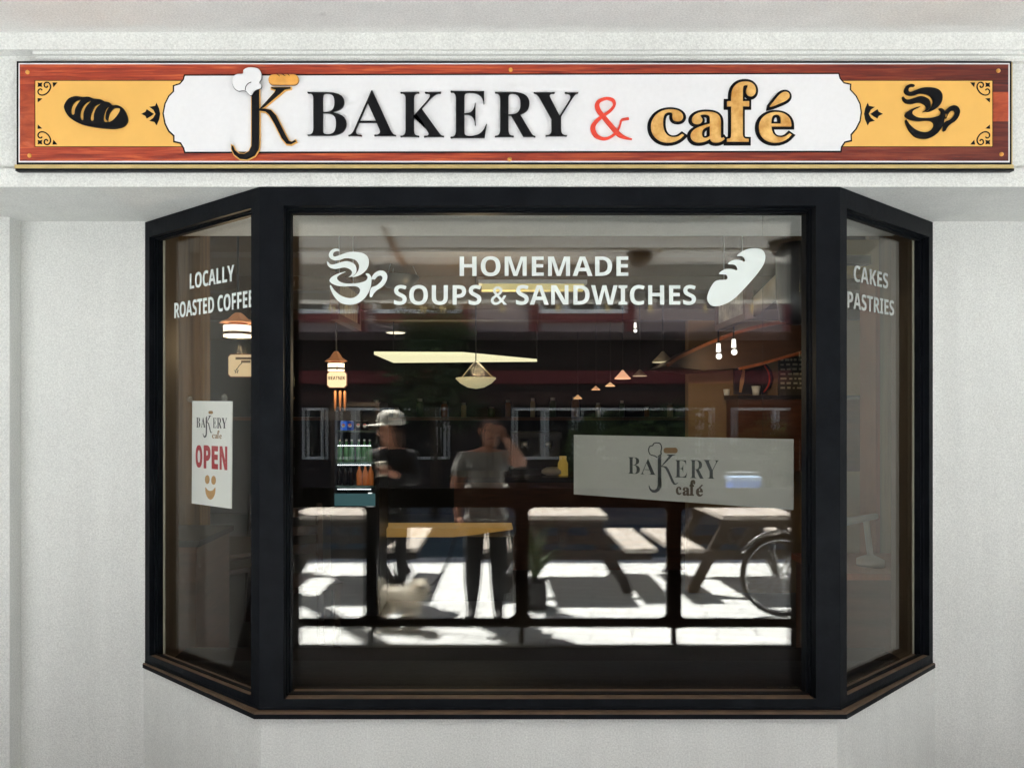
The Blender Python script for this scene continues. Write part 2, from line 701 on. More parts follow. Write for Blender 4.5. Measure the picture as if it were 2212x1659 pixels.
pav = MB().box(-40, 40, -5.95, -2.74, -0.12, 0.002).build('pavement', slab_mat())
tag(pav, kind='structure')
road = MB().box(-60, 60, -80, -5.95, -0.25, -0.11).build('road', M_('asphalt', (0.085, 0.135, 0.155), 0.75, var=0.25, scale=3, bump=0.2, bscale=60))
tag(road, kind='structure')
fpav = MB().box(-40, 40, -60, -9.2, -0.11, -0.004).build('far_pavement', M_('far_concrete', (0.22, 0.22, 0.22), 0.8, var=0.15, scale=2))
tag(fpav, kind='structure')
gnd = MB().box(-300, 300, -300, 300, -0.6, -0.26).build('ground', M_('ground_earth', (0.12, 0.11, 0.09), 0.9, var=0.2, scale=0.5))
tag(gnd, kind='structure')

# ------------------------------------------------------------------ shop building
shop = empty('shop_building', (0, 0, 0), 'white stucco shop front with deep beam and black framed bay window', 'building')
ZS = 2.428          # underside of the beam
WALLY = 0.36
BX = [(-1.341, 0.36), (-0.75, -0.10), (1.179, -0.10), (1.765, 0.36)]      # plan of the bay, outside of its frame
w = MB()
w.box(-9, -1.325, WALLY, 0.6, 0, ZS)
w.box(1.75, 9, WALLY, 0.6, 0, ZS)
w.build('wall', STUCCO, shop)
w = MB().box(-9, -1.83, 0.29, WALLY, 0, ZS)
w.build('pilaster', STUCCO, shop)
MB().box(3.3, 9, 0.27, WALLY, 0, ZS).build('pilaster', STUCCO, shop)
b = MB().box(-9, 9, -0.068, 0.6, ZS + 0.062, 2.93)
b.box(-9, 9, -0.092, 0.6, ZS, ZS + 0.062)
b.build('beam', STUCCO, shop)
MB().box(-9, 9, -0.115, -0.068, 2.874, 2.93).build('upper_fascia', STUCCO, shop)
b = MB().box(-1.50, 9, -0.105, -0.068, 2.864, 2.874)
b.box(-1.50, 9, -0.088, -0.068, 2.848, 2.864)
b.build('moulding', STUCCO, shop)
MB().box(-9, 9, -3.95, 0.6, 2.93, 3.25).build('porch_ceiling', CEIL, shop)
MB().box(-9, 9, -3.95, -3.73, 2.63, 2.93).build('edge_beam', CEIL, shop)
MB().box(-9, 9, 0.0, 9.6, 3.25, 6.5).build('upper_storey', STUCCO, shop)
for x_ in (-5.0, 6.2):  # unseen walls, added to cut side light on the angled aprons
    MB().box(x_ - 0.12, x_ + 0.12, -2.7, 0.265, 0, 2.93).build('side_light_blocker', M_('light_blocker_brown', lin((96, 84, 72)), 0.8, var=0.1, scale=3), shop)
MB().box(-5.40, -5.20, -3.94, -3.74, 0, 2.63).build('porch_column', STUCCO, shop)
MB().box(5.6, 5.8, -3.94, -3.74, 0, 2.63).build('porch_column', STUCCO, shop)
# conduit and battens on the porch ceiling
c = MB().tube([(-0.69, -2.4, 2.91), (-0.70, -3.73, 2.91)], 0.018)
c.build('conduit', M_('pinkish_conduit', lin((190, 160, 140)), 0.5), shop, True)
b = MB()
for yy in (-2.2, -3.1):
    b.box(-9, 9, yy - 0.015, yy + 0.015, 2.922, 2.9299)
for xx in (1.35, 3.8, -2.9):
    b.box(xx - 0.012, xx + 0.012, -3.73, -3.12, 2.9235, 2.9299)
b.build('ceiling_batten', M_('batten_paint', lin((150, 142, 126)), 0.6), shop)
for (px, d) in ((1380, 5.81), (1690, 5.42), (560, 5.6)):
    x, y = (px - CX) * d / F, -(d + CAMY)
    MB().lathe([(0.03, 0), (0.10, -0.012), (0.095, -0.05), (0.06, -0.10), (0.01, -0.115)], (x, y, 2.929), 18).build(
        'porch_lamp', M_('smoked_lamp_bowl', lin((70, 66, 60)), 0.3) if px == 1380 else bpy.data.materials['smoked_lamp_bowl'], shop, True)

# apron below the bay
AP = [(-1.347, 0.36), (-0.747, -0.094), (1.172, -0.094), (1.772, 0.36)]
MB().prism(AP, 0.0, 0.668).build('apron_wall', STUCCO, shop)

# ---- bay window: frame is the part's own mesh; panes, sill and lettering are its sub-parts
ZT, ZB = ZS - 0.003, 0.70
faces = []
for a, c2 in zip(BX[:-1], BX[1:]):
    U = Vector((c2[0] - a[0], c2[1] - a[1], 0))
    faces.append((Plane((a[0], a[1], 0), U), U.length))
fr = MB()
for i, (pl, wd) in enumerate(faces):
    big = i == 1
    ml, mr = (0.080, 0.080) if big else ((0.034, 0.046) if i == 0 else (0.046, 0.034))
    dk = 1.0 if big else 0.55
    rings = [(0.0, 0.0, 0.062, 0.026, -0.034, 0.0), (0.004, 0.004, 0.066, 0.029, -0.052, -0.0345),
             (0.010, 0.010, 0.072, 0.026, -0.070, -0.0525), (0.007, 0.007, 0.069, 0.020, -0.098, -0.0705)]
    for (dl, dr, t, bt, w0, w1) in rings:
        l, r = ml + dl, mr + dr
        w0, w1 = w0 * dk, w1 * dk
        fr.pbox(pl, 0.0, wd, ZT - t, ZT, w0, w1)
        fr.pbox(pl, 0.0, wd, ZB, ZB + bt, w0, w1)
        fr.pbox(pl, 0.0, l, ZB + bt, ZT - t, w0, w1)
        fr.pbox(pl, wd - r, wd, ZB + bt, ZT - t, w0, w1)
bay = fr.build('bay_window', BLACK, shop)
tag(bay, label='black painted three sided bay window frame')
panes = []
for i, (pl, wd) in enumerate(faces):
    ml, mr = (0.083, 0.083) if i == 1 else ((0.038, 0.048) if i == 0 else (0.048, 0.038))
    gw = -0.100 if i == 1 else -0.056
    g = MB()
    v0, v1 = ZB + 0.021, ZT - 0.066
    g.pbox(pl, ml, wd - mr, v0, v1, gw - 0.006, gw)
    # inner leaf of the sealed unit, very slightly out of parallel as they are in practice
    ang = 0.0032 if i == 1 else 0.002
    p2 = Plane(pl.pt(wd / 2, 0, gw - 0.024), pl.U * math.cos(ang) + pl.W * math.sin(ang))
    if i == 1:                     # the side lights are single glazed
        g.pbox(p2, -wd / 2 + ml, wd / 2 - mr, v0, v1, -0.003, 0.003)
    panes.append(g.build('glass_pane', GLASS if i == 1 else GLASS_SIDE, bay, recalc=True))
    # pale strip at the outer glass edge, painted in for the wall's reflection
    bd = MB()
    if i != 1:
        uu = ml + 0.008 if i == 0 else wd - mr - 0.008
        bd.pbox(pl, uu - 0.006, uu + 0.006, v0, v1, gw + 0.0005, gw + 0.004)
        bd.build('reflection_strip', EDGE, bay)


def offs(o, yo=0.0):
    return [(BX[0][0] - o * 0.35, BX[0][1]), (BX[1][0] - o * 0.3, BX[1][1] - o), (BX[2][0] + o * 0.3, BX[2][1] - o), (BX[3][0] + o * 0.35, BX[3][1])]


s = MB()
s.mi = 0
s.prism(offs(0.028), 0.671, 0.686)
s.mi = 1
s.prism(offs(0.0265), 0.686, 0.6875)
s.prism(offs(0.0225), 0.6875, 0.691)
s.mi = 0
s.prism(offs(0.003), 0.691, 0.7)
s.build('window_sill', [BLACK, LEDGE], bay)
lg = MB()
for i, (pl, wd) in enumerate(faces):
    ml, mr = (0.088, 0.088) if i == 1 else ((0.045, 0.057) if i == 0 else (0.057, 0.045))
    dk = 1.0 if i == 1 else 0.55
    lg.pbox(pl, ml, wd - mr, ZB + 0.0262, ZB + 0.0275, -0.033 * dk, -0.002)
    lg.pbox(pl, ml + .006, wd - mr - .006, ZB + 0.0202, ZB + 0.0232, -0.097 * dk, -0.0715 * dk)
lg.build('bottom_ledge', LEDGE, bay)  # thin top pieces carry the painted soffit light

# white vinyl lettering and drawings
VP = front(-0.0028)


def pbox2(pl, x0, y0, x1, y1):
    """px box (top-left, bottom-right) -> uv box"""
    a, b_ = pl.uv(x0, y1), pl.uv(x1, y0)
    return (a[0], a[1], b_[0], b_[1])


link_mesh('lettering', txt(sans('HOMEMADE'), VP, pbox2(VP, 993, 554, 1357, 597), 0.0015), VINYL, bay)
link_mesh('lettering', txt(sans('SOUPS') + ' & ' + sans('SANDWICHES'), VP, pbox2(VP, 851, 616, 1503, 659), 0.0015), VINYL, bay)
LP, LW = faces[0]
RP, RW = faces[2]


def side_text(pl, body, xl, yb, yt, xr, offset=0.02):
    p = pl.off(-0.0555)
    a, b_ = p.uv(xl, yb), p.uv(xl, yt)
    c_ = p.uv(xr, yb)
    return txt(sans(body), p, (a[0], a[1], c_[0], b_[1]), 0.0015)


k1 = crop(480, 700, 2.37)
k2 = crop(2760, 640, 2.183)
q = [k1(430, 727), k1(430, 600), k1(795, 655)]
t1 = side_text(LP, 'LOCALLY', q[0][0], q[0][1], q[1][1], q[2][0])
q = [k1(303, 967), k1(303, 840), k1(952, 862)]
t2 = side_text(LP, 'ROASTED COFFEE', q[0][0], q[0][1], q[1][1], q[2][0])
for t_ in (t1, t2):
    link_mesh('lettering', t_, VINYL, bay)
q = [k2(457, 740), k2(457, 615), k2(718, 800)]
t1 = side_text(RP, 'CAKES', q[0][0], q[0][1], q[1][1], q[2][0])
q = [k2(410, 942), k2(410, 815), k2(763, 1010)]
t2 = side_text(RP, 'PASTRIES', q[0][0], q[0][1], q[1][1], q[2][0])
GREYV = M_('grey_vinyl', (0.42, 0.44, 0.41), 0.5)
for t_ in (t1, t2):
    link_mesh('lettering', t_, GREYV, bay)

CUP = {
    'steam1': [(1125, 335), (1090, 328), (1050, 345), (1028, 385), (1040, 420), (1080, 440), (1130, 437), (1180, 420), (1240, 425), (1285, 445), (1310, 490),
               (1300, 540), (1270, 580), (1245, 598), (1290, 592), (1350, 560), (1390, 510), (1402, 450), (1385, 400), (1340, 370), (1270, 360), (1200, 365),
               (1130, 390), (1085, 405), (1068, 390), (1075, 365), (1100, 352), (1125, 352)],
    'steam2': [(1010, 455), (1020, 490), (1050, 515), (1100, 522), (1150, 510), (1190, 510), (1230, 530), (1245, 555), (1235, 580), (1212, 600), (1250, 590),
               (1280, 560), (1285, 520), (1270, 480), (1230, 455), (1180, 448), (1120, 465), (1070, 480), (1040, 475), (1020, 452)],
    'body': [(1185, 548), (1120, 565), (1060, 595), (1035, 630), (1050, 655), (1100, 680), (1170, 690), (1240, 685), (1290, 690), (1318, 715), (1310, 755),
             (1270, 790), (1220, 800), (1150, 780), (1090, 735), (1060, 695), (1045, 675), (1038, 690), (1055, 740), (1090, 800), (1140, 845), (1200, 862),
             (1260, 860), (1320, 835), (1370, 790), (1410, 720), (1425, 640), (1420, 590), (1395, 565), (1370, 570), (1390, 600), (1370, 635), (1310, 655),
             (1230, 662), (1160, 655), (1115, 630), (1105, 605), (1125, 580)],
    'handle': [(1428, 600), (1460, 558), (1505, 537), (1548, 546), (1573, 588), (1563, 640), (1528, 690), (1480, 722), (1448, 755), (1430, 787), (1411, 785),
               (1410, 745), (1425, 700), (1470, 680), (1510, 645), (1528, 608), (1512, 586), (1480, 595), (1452, 632), (1440, 665), (1428, 640)],
}


def cup_splines(pl, mapping):
    return [smooth_pts([pl.uv(*mapping(x, y)) for x, y in v], 4) for v in CUP.values()]


kw = crop(1000, 720, 2.765)
dec = lambda x, y: kw(380 + (x - 1010) * 582 / 563, 403 + (y - 328) * 539 / 534)
link_mesh('cup_decal', shape(cup_splines(VP, dec), VP, 0.0015), VINYL, bay)
kb = crop(1700, 720, 1.843)
loaf = [(1425, 632), (1402, 600), (1405, 560), (1425, 515), (1450, 480), (1480, 470), (1520, 468), (1532, 455), (1520, 435), (1478, 432), (1490, 415), (1520, 400),
        (1560, 400), (1590, 408), (1592, 390), (1575, 372), (1535, 368), (1555, 348), (1600, 340), (1640, 352), (1640, 335), (1625, 318), (1592, 315),
        (1620, 290), (1660, 272), (1710, 266), (1755, 278), (1774, 315), (1765, 365), (1730, 420), (1680, 480), (1620, 545), (1560, 600), (1500, 630), (1460, 638)]
link_mesh('loaf_decal', shape([smooth_pts([VP.uv(*kb(x, y)) for x, y in loaf], 4)], VP, 0.0015), VINYL, bay)

# ------------------------------------------------------------------ shop sign
sign = empty('shop_sign', (0, 0, 0), 'long wooden bakery and cafe sign with yellow ends above the bay window', 'sign')
SY = -0.112
SP = front(SY)
kA, kB, kC, kD, kE = crop(0, 180, 2.212), crop(780, 200, 3.16), crop(1380, 200, 2.765), crop(1980, 200, 2.458), crop(2780, 180, 2.825)
X0, X1, Z1, Z0 = at(36, 0, SY).x, at(2185, 0, SY).x, at(0, 133, SY).z, at(0, 356, SY).z
bd = MB()
bd.box(X0, X1, SY, -0.0685, Z0, Z1)
bd.build('board', INK, sign)
MB().box(X0 - 0.006, X1 + 0.006, SY - 0.002, -0.0685, Z0 - 0.013, Z0 - 0.001).build('gold_edge', GOLD, sign)
MB().box(X0 - 0.004, X1 + 0.008, SY - 0.001, -0.0685, Z0 - 0.021, Z0 - 0.0135).build('bottom_trim', INK, sign)
MB().box(X1 + 0.001, X1 + 0.006, SY + 0.004, -0.0685, Z0, Z1).build('gold_edge', GOLD, sign)
px = 0.00153
wl = MB()
e0, e1 = 4.5 * px, 7.5 * px
wl.box(X0 + e0, X1 - e0, SY - 0.0012, SY, Z0 + e0, Z0 + e1)
wl.box(X0 + e0, X1 - e0, SY - 0.0012, SY, Z1 - e1, Z1 - e0)
wl.box(X0 + e0, X0 + e1, SY - 0.0012, SY, Z0 + e1, Z1 - e1)
wl.box(X1 - e1, X1 - e0, SY - 0.0012, SY, Z0 + e1, Z1 - e1)
wl.build('white_line', SIGNWHITE, sign)
# wooden rails and stiles
xl, xr, zb, zt = X0 + e1, X1 - e1, Z0 + e1, Z1 - e1
py0, py1 = SP.uv(*kA(0, 222))[1], SP.uv(*kA(0, 738))[1]       # yellow panel top and bottom
yl, yr = SP.uv(*kA(268, 0))[0], SP.uv(*kE(1905, 0))[0]
xm = SP.uv(1500, 0)[0]
wb = MB()
wb.mi = 0
wb.box(xl, xr, SY - 0.0022, SY, py0, zt)
wb.box(xl, xr, SY - 0.0022, SY, zb, py1)
zq = (py0 + py1) / 2
wb.mi = 0
wb.box(xl, yl, SY - 0.0022, SY, py0 - 0.035, py0)
wb.box(yr, xr, SY - 0.0022, SY, py1, py1 + 0.085)
wb.mi = 2
wb.box(xl, yl, SY - 0.0022, SY, py1, py0 - 0.035)
wb.box(yr, xr, SY - 0.0022, SY, py1 + 0.085, py0 - 0.04)
wb.mi = 1
wb.box(yr, xr, SY - 0.0022, SY, py0 - 0.04, py0)
# the wood also runs behind the white centre
wb.build('wood_border', [MAHOG, MAHOGD, MAHOGV], sign)
g_ = 0.0028
for a, b_ in ((yl, SP.uv(700, 0)[0]), (SP.uv(1700, 0)[0], yr)):
    MB().box(a + (g_ if a == yl else 0), b_ - (g_ if b_ == yr else 0), SY - 0.0018, SY - 0.0003, py1 + g_, py0 - g_).build('yellow_panel', SIGNYEL, sign)
cl = [(1420, 183), (1410, 220), (1385, 250), (1335, 265), (1335, 310), (1300, 345), (1270, 405), (1255, 482), (1270, 560), (1300, 620), (1338, 655), (1338, 700), (1390, 712), (1413, 750), (1422, 785)]
crr = [(390, 217), (405, 270), (440, 310), (508, 325), (505, 380), (560, 440), (600, 520), (612, 605), (600, 690), (560, 770), (512, 825), (515, 885), (450, 900), (418, 945), (412, 993)]
outl = [SP.uv(*kA(*p)) for p in cl] + [SP.uv(*kE(*p)) for p in reversed(crr)]
MB().pprism(SP, grow(outl, 0.001), 0.0024, 0.0030).build('panel_outline', INK, sign)
MB().pprism(SP, grow(outl, -0.0045), 0.0030, 0.0048).build('white_panel', SIGNWHITE, sign)
TP = SP.off(0.0048)


def gbox(k, x0, y0, x1, y1):
    a, b_ = TP.uv(*k(x0, y1)), TP.uv(*k(x1, y0))
    return (a[0], a[1], b_[0], b_[1])


BK = dict(zip('BAKERY', '\U0001D401\U0001D400\U0001D40A\U0001D404\U0001D411\U0001D418'))
CF = dict(zip('cafe', '\U0001D41C\U0001D41A\U0001D41F\U0001D41E'))
for ch, k, bx in (('B', kB, (922, 395, 1350, 872)), ('A', kB, (1368, 378, 1893, 875)), ('K', kC, (38, 345, 458, 775)), ('E', kC, (518, 335, 868, 785)),
                  ('R', kC, (945, 345, 1335, 775)), ('Y', kC, (1318, 348, 1745, 768))):
    o = link_mesh('letter', txt(BK[ch], TP, gbox(k, *bx), 0.010, bevel=0.010, offset=-0.02), GLOSSBLACK, sign)
amp = [(510, 528), (450, 540), (437, 575), (425, 610), (395, 655), (340, 692), (285, 700), (228, 672), (202, 612), (225, 560), (280, 512), (350, 462), (386, 412), (372, 372),
       (320, 357), (262, 376), (238, 412), (252, 462), (292, 512), (365, 600), (425, 665), (478, 692), (536, 706)]
aw = [22, 20, 16, 18, 22, 22, 26, 36, 42, 34, 26, 24, 24, 28, 22, 28, 38, 38, 36, 38, 38, 22, 8]
pw = smooth_pts([(*TP.uv(*kD(x, y)), w_ * 0.00153 * 0.6208 / 2.458) for (x, y), w_ in zip(amp, aw)], 4, False)
MB().ribbon(TP, [(p[0], p[1]) for p in pw], [max(0.001, p[2]) for p in pw], 0, 0.004, 0.002).build('ampersand', RED, sign)
cfb = (('c', (697, 455, 978, 738)), ('a', (1035, 475, 1325, 738)), ('f', (1345, 218, 1590, 730)), ('e', (1617, 478, 1895, 738)))
acute = [(1712, 432), (1745, 385), (1790, 330), (1830, 307), (1865, 312), (1878, 342), (1860, 372), (1800, 402)]
ap = smooth_pts([TP.uv(*kD(*p)) for p in acute], 3)
TP2 = TP.off(0.004)
outm, fill = [], []
for ch, bx in cfb:
    b0 = gbox(kD, *bx)
    outm.append(txt(CF[ch], TP, b0, 0.004, offset=0.0100, same=True))
    fill.append(txt(CF[ch], TP2, b0, 0.006, bevel=0.016, offset=-0.012))
outm.append(shape([grow(ap, 0.0088)], TP, 0.0035))
fill.append(shape([ap], TP2, 0.005))
link_mesh('cafe_outline', join(outm), INK, sign)
link_mesh('cafe_lettering', join(fill), ORANGE, sign)

# monogram K with hooked stem
KPOLY = [
    [(310, 420), (390, 360), (392, 600), (392, 950), (385, 1020), (340, 1090), (260, 1130), (180, 1125), (120, 1080), (90, 1020), (88, 975), (105, 985), (125, 1030), (170, 1068),
     (230, 1072), (280, 1042), (308, 985), (310, 900)],
    [(393, 582), (560, 400), (575, 368), (525, 352), (525, 343), (735, 343), (735, 353), (670, 366), (620, 410), (440, 560)],
    [(393, 578), (450, 578), (520, 592), (575, 650), (640, 780), (690, 880), (720, 932), (750, 940), (788, 920), (795, 935), (740, 965), (690, 960), (640, 900), (560, 740), (500, 640), (460, 606), (393, 596)],
]
TP3 = TP.off(0.002)


def mono(pl0, mapping, t, out=None):
    ms, mo = [], []
    for i, poly in enumerate(KPOLY):
        p = [pl0.uv(*mapping(x, y)) for x, y in poly]
        ms.append(shape([p], pl0.off(t + 0.0003 * i), t))
        if out:
            mo.append(shape([grow(p, out)], pl0.off(-0.0003 * i), t))
    return ms, mo


ms, mo = mono(TP3, kB, 0.004, 0.0035)
link_mesh('monogram_outline', join(mo), PALEORANGE, sign)
link_mesh('monogram', join(ms), GLOSSBLACK, sign)
HAT = [(300, 425), (265, 402), (240, 375), (200, 370), (160, 375), (115, 345), (92, 280), (105, 220), (150, 192), (210, 188), (215, 150), (260, 122), (320, 120), (380, 135), (410, 180), (412, 240), (390, 280), (412, 312), (405, 345), (365, 360), (330, 380)]
TP4 = TP.off(0.0115)
hp = smooth_pts([TP4.uv(*kB(*p)) for p in HAT], 3)
link_mesh('chef_hat_outline', shape([grow(hp, 0.0012)], TP4.off(-0.001), 0.002), INK, sign)
hm = shape([hp], TP4, 0.006, bevel=0.004, offset=-0.004)
link_mesh('chef_hat', hm, SIGNWHITE, sign, True)
rb = smooth_pts([TP4.uv(*kB(*p)) for p in ((240, 372), (246, 332), (272, 300), (305, 285))], 4, False)
MB().ribbon(TP4, rb, [0.0014] * len(rb), 0.006, 0.0075).build('hat_crease', INK, sign)


def rrect(cx, cy, hx, hy, r, n=6):
    out = []
    for (sx, sy, a0) in ((1, 1, 0), (-1, 1, 90), (-1, -1, 180), (1, -1, 270)):
        for i in range(n + 1):
            a = math.radians(a0 + 90 * i / n)
            out.append((cx + sx * (hx - r) + r * math.cos(a), cy + sy * (hy - r) + r * math.sin(a)))
    return out


TPb = TP.off(0.003)
bp_ = [TPb.uv(*kB(x, y)) for x, y in rrect(657, 255, 165, 58, 55)]
link_mesh('bread_outline', shape([grow(bp_, 0.0007)], TPb.off(-0.0005), 0.002), M_('brown_ink', lin((90, 60, 30)), 0.5), sign)
link_mesh('bread', shape([bp_], TPb, 0.008, bevel=0.006, offset=-0.006), BREAD, sign, True)
sm = MB()
for a, b_ in (((585, 196), (620, 224)), ((640, 196), (682, 222)), ((705, 196), (726, 218))):
    u0, u1 = TPb.uv(*kB(*a)), TPb.uv(*kB(*b_))
    sm.ribbon(TPb, [u0, ((u0[0] + u1[0]) / 2, (u0[1] + u1[1]) / 2), u1], [0.0012, 0.0022, 0.0012], 0.0082, 0.0092)
sm.build('bread_slash', INK, sign)

# emblems on the yellow ends
YP = SP.off(0.0018)
LOAF = [(500, 440), (510, 400), (540, 365), (590, 350), (640, 357), (690, 355), (730, 370), (780, 375), (810, 390), (850, 400), (872, 420), (910, 420), (950, 440), (980, 490), (988, 540), (960, 580), (900, 598), (830, 598), (740, 588), (650, 570), (580, 540), (530, 500)]
SLITS = [[(628, 378), (590, 385), (560, 420), (550, 465), (560, 490), (578, 490), (585, 450), (605, 410)],
         [(708, 385), (665, 400), (630, 450), (620, 500), (632, 530), (648, 530), (650, 480), (670, 430)],
         [(785, 405), (740, 420), (710, 470), (698, 520), (715, 540), (728, 530), (730, 490), (750, 440)],
         [(852, 422), (825, 440), (806, 480), (800, 525), (815, 548), (838, 545), (820, 525), (822, 480), (835, 450)],
         [(928, 445), (885, 440), (850, 475), (836, 520), (840, 548), (880, 530), (920, 480)]]
sp = [smooth_pts([YP.uv(*kA(*p)) for p in LOAF], 4)] + [smooth_pts([YP.uv(*kA(*p)) for p in s_], 4) for s_ in SLITS]
link_mesh('loaf_emblem', shape(sp, YP, 0.006), INK, sign)
link_mesh('cup_emblem', shape(cup_splines(YP, kE), YP, 0.006), INK, sign)
LEAF1 = [(1088, 482), (1120, 465), (1130, 445), (1160, 465), (1185, 482), (1160, 500), (1130, 518), (1120, 498)]
LEAF2 = [(1205, 395), (1195, 420), (1150, 428), (1180, 450), (1197, 482), (1180, 512), (1150, 535), (1190, 545), (1205, 570), (1225, 525), (1233, 482), (1225, 440)]
a1 = [YP.uv(*kA(*p)) for p in LEAF1]
a2 = [YP.uv(*kA(*p)) for p in LEAF2]
link_mesh('flower_ornament', shape([a1, a2], YP, 0.0008), INK, sign)
xa = SP.uv(*kA(1160, 0))[0]
xb = SP.uv(*kE(732, 0))[0]
mirx = lambda P_: [(xb - (u - xa), v) for u, v in P_]
link_mesh('flower_ornament', shape([mirx(a1), mirx(a2)], YP, 0.0008), INK, sign)
SCR = [(325, 300), (315, 290), (300, 295), (293, 310), (300, 328), (320, 337), (345, 333), (370, 315), (388, 285), (388, 260), (375, 242), (355, 240), (342, 252), (345, 272), (360, 278), (368, 265)]
sq = [(290, 240), (307, 245), (326, 240), (321, 258), (326, 275), (307, 270), (290, 275), (294, 258)]
tr1 = [(405, 240), (442, 240), (412, 276)]
tr2 = [(290, 360), (326, 363), (292, 393)]
for cx_ in (0, 1):
    for cy_ in (0, 1):
        def mp_(p, cx_=cx_, cy_=cy_):
            u, v = YP.uv(*kA(*p))
            if cy_:
                v = py0 + py1 - v
            if cx_:
                u = yl + yr - u
            return (u, v)
        cm = MB()
        ln = smooth_pts([mp_(p) for p in SCR], 3, False)
        cm.ribbon(YP, ln, [0.0042] * len(ln), 0, 0.0008, 0.0004)
        for pg in (sq, tr1, tr2):
            cm.pprism(YP, [mp_(p) for p in pg], 0, 0.0008)
        cm.build('corner_scroll', INK, sign)
for (x_, y_) in ((60, 157), (1103, 152), (1101, 345), (2156, 154), (2163, 334), (64, 337)):
    p = at(x_, y_, SY - 0.0022)
    MB().lathe([(0.007, 0), (0.007, 0.002), (0.004, 0.004), (0.0005, 0.0045)], p, 12, 'y').build('screw', BREAD, sign, True)

# ------------------------------------------------------------------ shop interior (parts of the building)
RY = 8.5
MB().box(-4.2, 5.2, 0.6, RY, 0.05, 0.15).build('shop_floor', INTFLOOR, shop)
MB().box(-4.2, 5.2, 0.6, RY, 2.75, 2.9).build('shop_ceiling', INTCEIL, shop)
w = MB()
w.box(-4.3, 5.3, RY, RY + 0.1, 0.05, 2.9)
w.build('back_wall', INTDARK, shop)
MB().box(-4.3, -4.2, 0.6, RY, 0.05, 2.9).build('side_wall', INTDARK, shop)
MB().box(5.2, 5.3, 0.6, RY, 0.05, 2.9).build('side_wall', INTDARK, shop)
# timber board on the floor of the bay
MB().prism([(-1.28, 0.37), (-0.72, 0.05), (1.15, 0.05), (1.70, 0.37), (1.70, 0.62), (-1.28, 0.62)], 0.63, 0.668).build('bay_board', M_('bay_board_stain', lin((26, 21, 20)), 0.7, var=0.2, scale=5, spec=0.08), shop)
# inner reveals of the bay opening
PANELW = M_('panelled_brown', lin((96, 72, 46)), 0.6, var=0.5, scale=3, stretch=(9, 9, 0.25), col2=lin((140, 112, 74)))
REVEAL = M_('brown_reveal', lin((92, 76, 58)), 0.7, var=0.1, scale=4)
MB().box(-1.325, -1.31, 0.37, 0.605, 0.15, ZS).build('reveal', REVEAL, shop)
MB().box(1.735, 1.75, 0.37, 0.605, 0.15, ZS).build('reveal', REVEAL, shop)


def part(o, parent):
    o.parent = parent
    return o


def thing_at(name, p, label, cat, group=None, rz=0):
    return empty(name, p, label, cat, group, rz)


# lit ceiling panel
def on_z(px_, py_, z):
    t = (CAMZ - z) * F / (py_ - CY)
    return ((px_ - CX) * t / F, CAMY + t)


pts = [on_z(*p, 2.25) for p in ((850, 784), (1160, 781.5), (1000, 767), (808, 766))]
cx0, cy0 = sum(p[0] for p in pts) / 4, sum(p[1] for p in pts) / 4
t = thing_at('ceiling_light', (cx0, cy0, 2.25), 'long pale yellow lit panel hung under the dark shop ceiling', 'light')
o = MB().prism([(x - cx0, y - cy0) for x, y in pts], 0, 0.03).build('diffuser', emis('panel_glow', lin((255, 246, 200)), 0.2), t)
for x, y in pts[:2]:
    MB().tube([(x - cx0, y - cy0, 0.03), (x - cx0, y - cy0, 0.5)], 0.006, 6).build('hanging_wire', DARKMETAL, t)

# fluorescent batten near the window
p = at(1150, 622, 2.4)
t = thing_at('strip_light', p, 'soft yellow strip light under the ceiling behind the middle of the lettering', 'light')
MB().box(-0.34, 0.34, -0.04, 0.04, -0.02, 0.02).build('tube', emis('strip_glow', lin((240, 220, 150)), 0.07), t)
MB().box(-0.36, 0.36, -0.05, 0.05, 0.0205, 0.045).build('housing', WHITEP, t)

# downlights in the dark ceiling
DLB = emis('downlight_glow', lin((255, 240, 210)), 0.3)
for i, (x_, y_, hw, lab) in enumerate(((855, 717, 20, 'oval downlight left of the tree reflection in the dark ceiling'),
                                       (1128, 742, 26, 'wide oval downlight above the right end of the lit panel'),
                                       (1056, 740, 12, 'small oval downlight between two larger ones'))):
    z = 2.745
    d = (z - CAMZ) * F / (CY - y_)
    p = Vector(((x_ - CX) * d / F, CAMY + d, z))
    t = thing_at('downlight', p, lab, 'light', 'round downlights in the shop ceiling')
    r = hw * d / F
    MB().lathe([(r, 0), (r, -0.015), (r * 0.9, -0.02)], (0, 0, 0), 20).build('lens', DLB, t)
    MB().lathe([(r * 1.02, 0), (r * 1.15, 0), (r * 1.15, -0.012), (r * 1.02, -0.012), (r * 1.02, 0)], (0, 0, 0), 20).build('trim', STEEL, t)

t = thing_at('uplight_bowl', at(862, 600, 2.9), 'dark bowl uplight hung near the shop ceiling right of the cup drawing', 'lamp')
MB().lathe([(0.02, -0.09), (0.10, -0.07), (0.15, 0.0), (0.145, 0.012), (0.02, -0.07)], (0, 0, 0), 20).build('bowl', DARKMETAL, t, True)
for a in (0, 2.1, 4.2):
    MB().tube([(0.14 * math.cos(a), 0.14 * math.sin(a), 0), (0.02 * math.cos(a), 0.02 * math.sin(a), 0.27)], 0.003, 5).build('wire', STEEL, t)
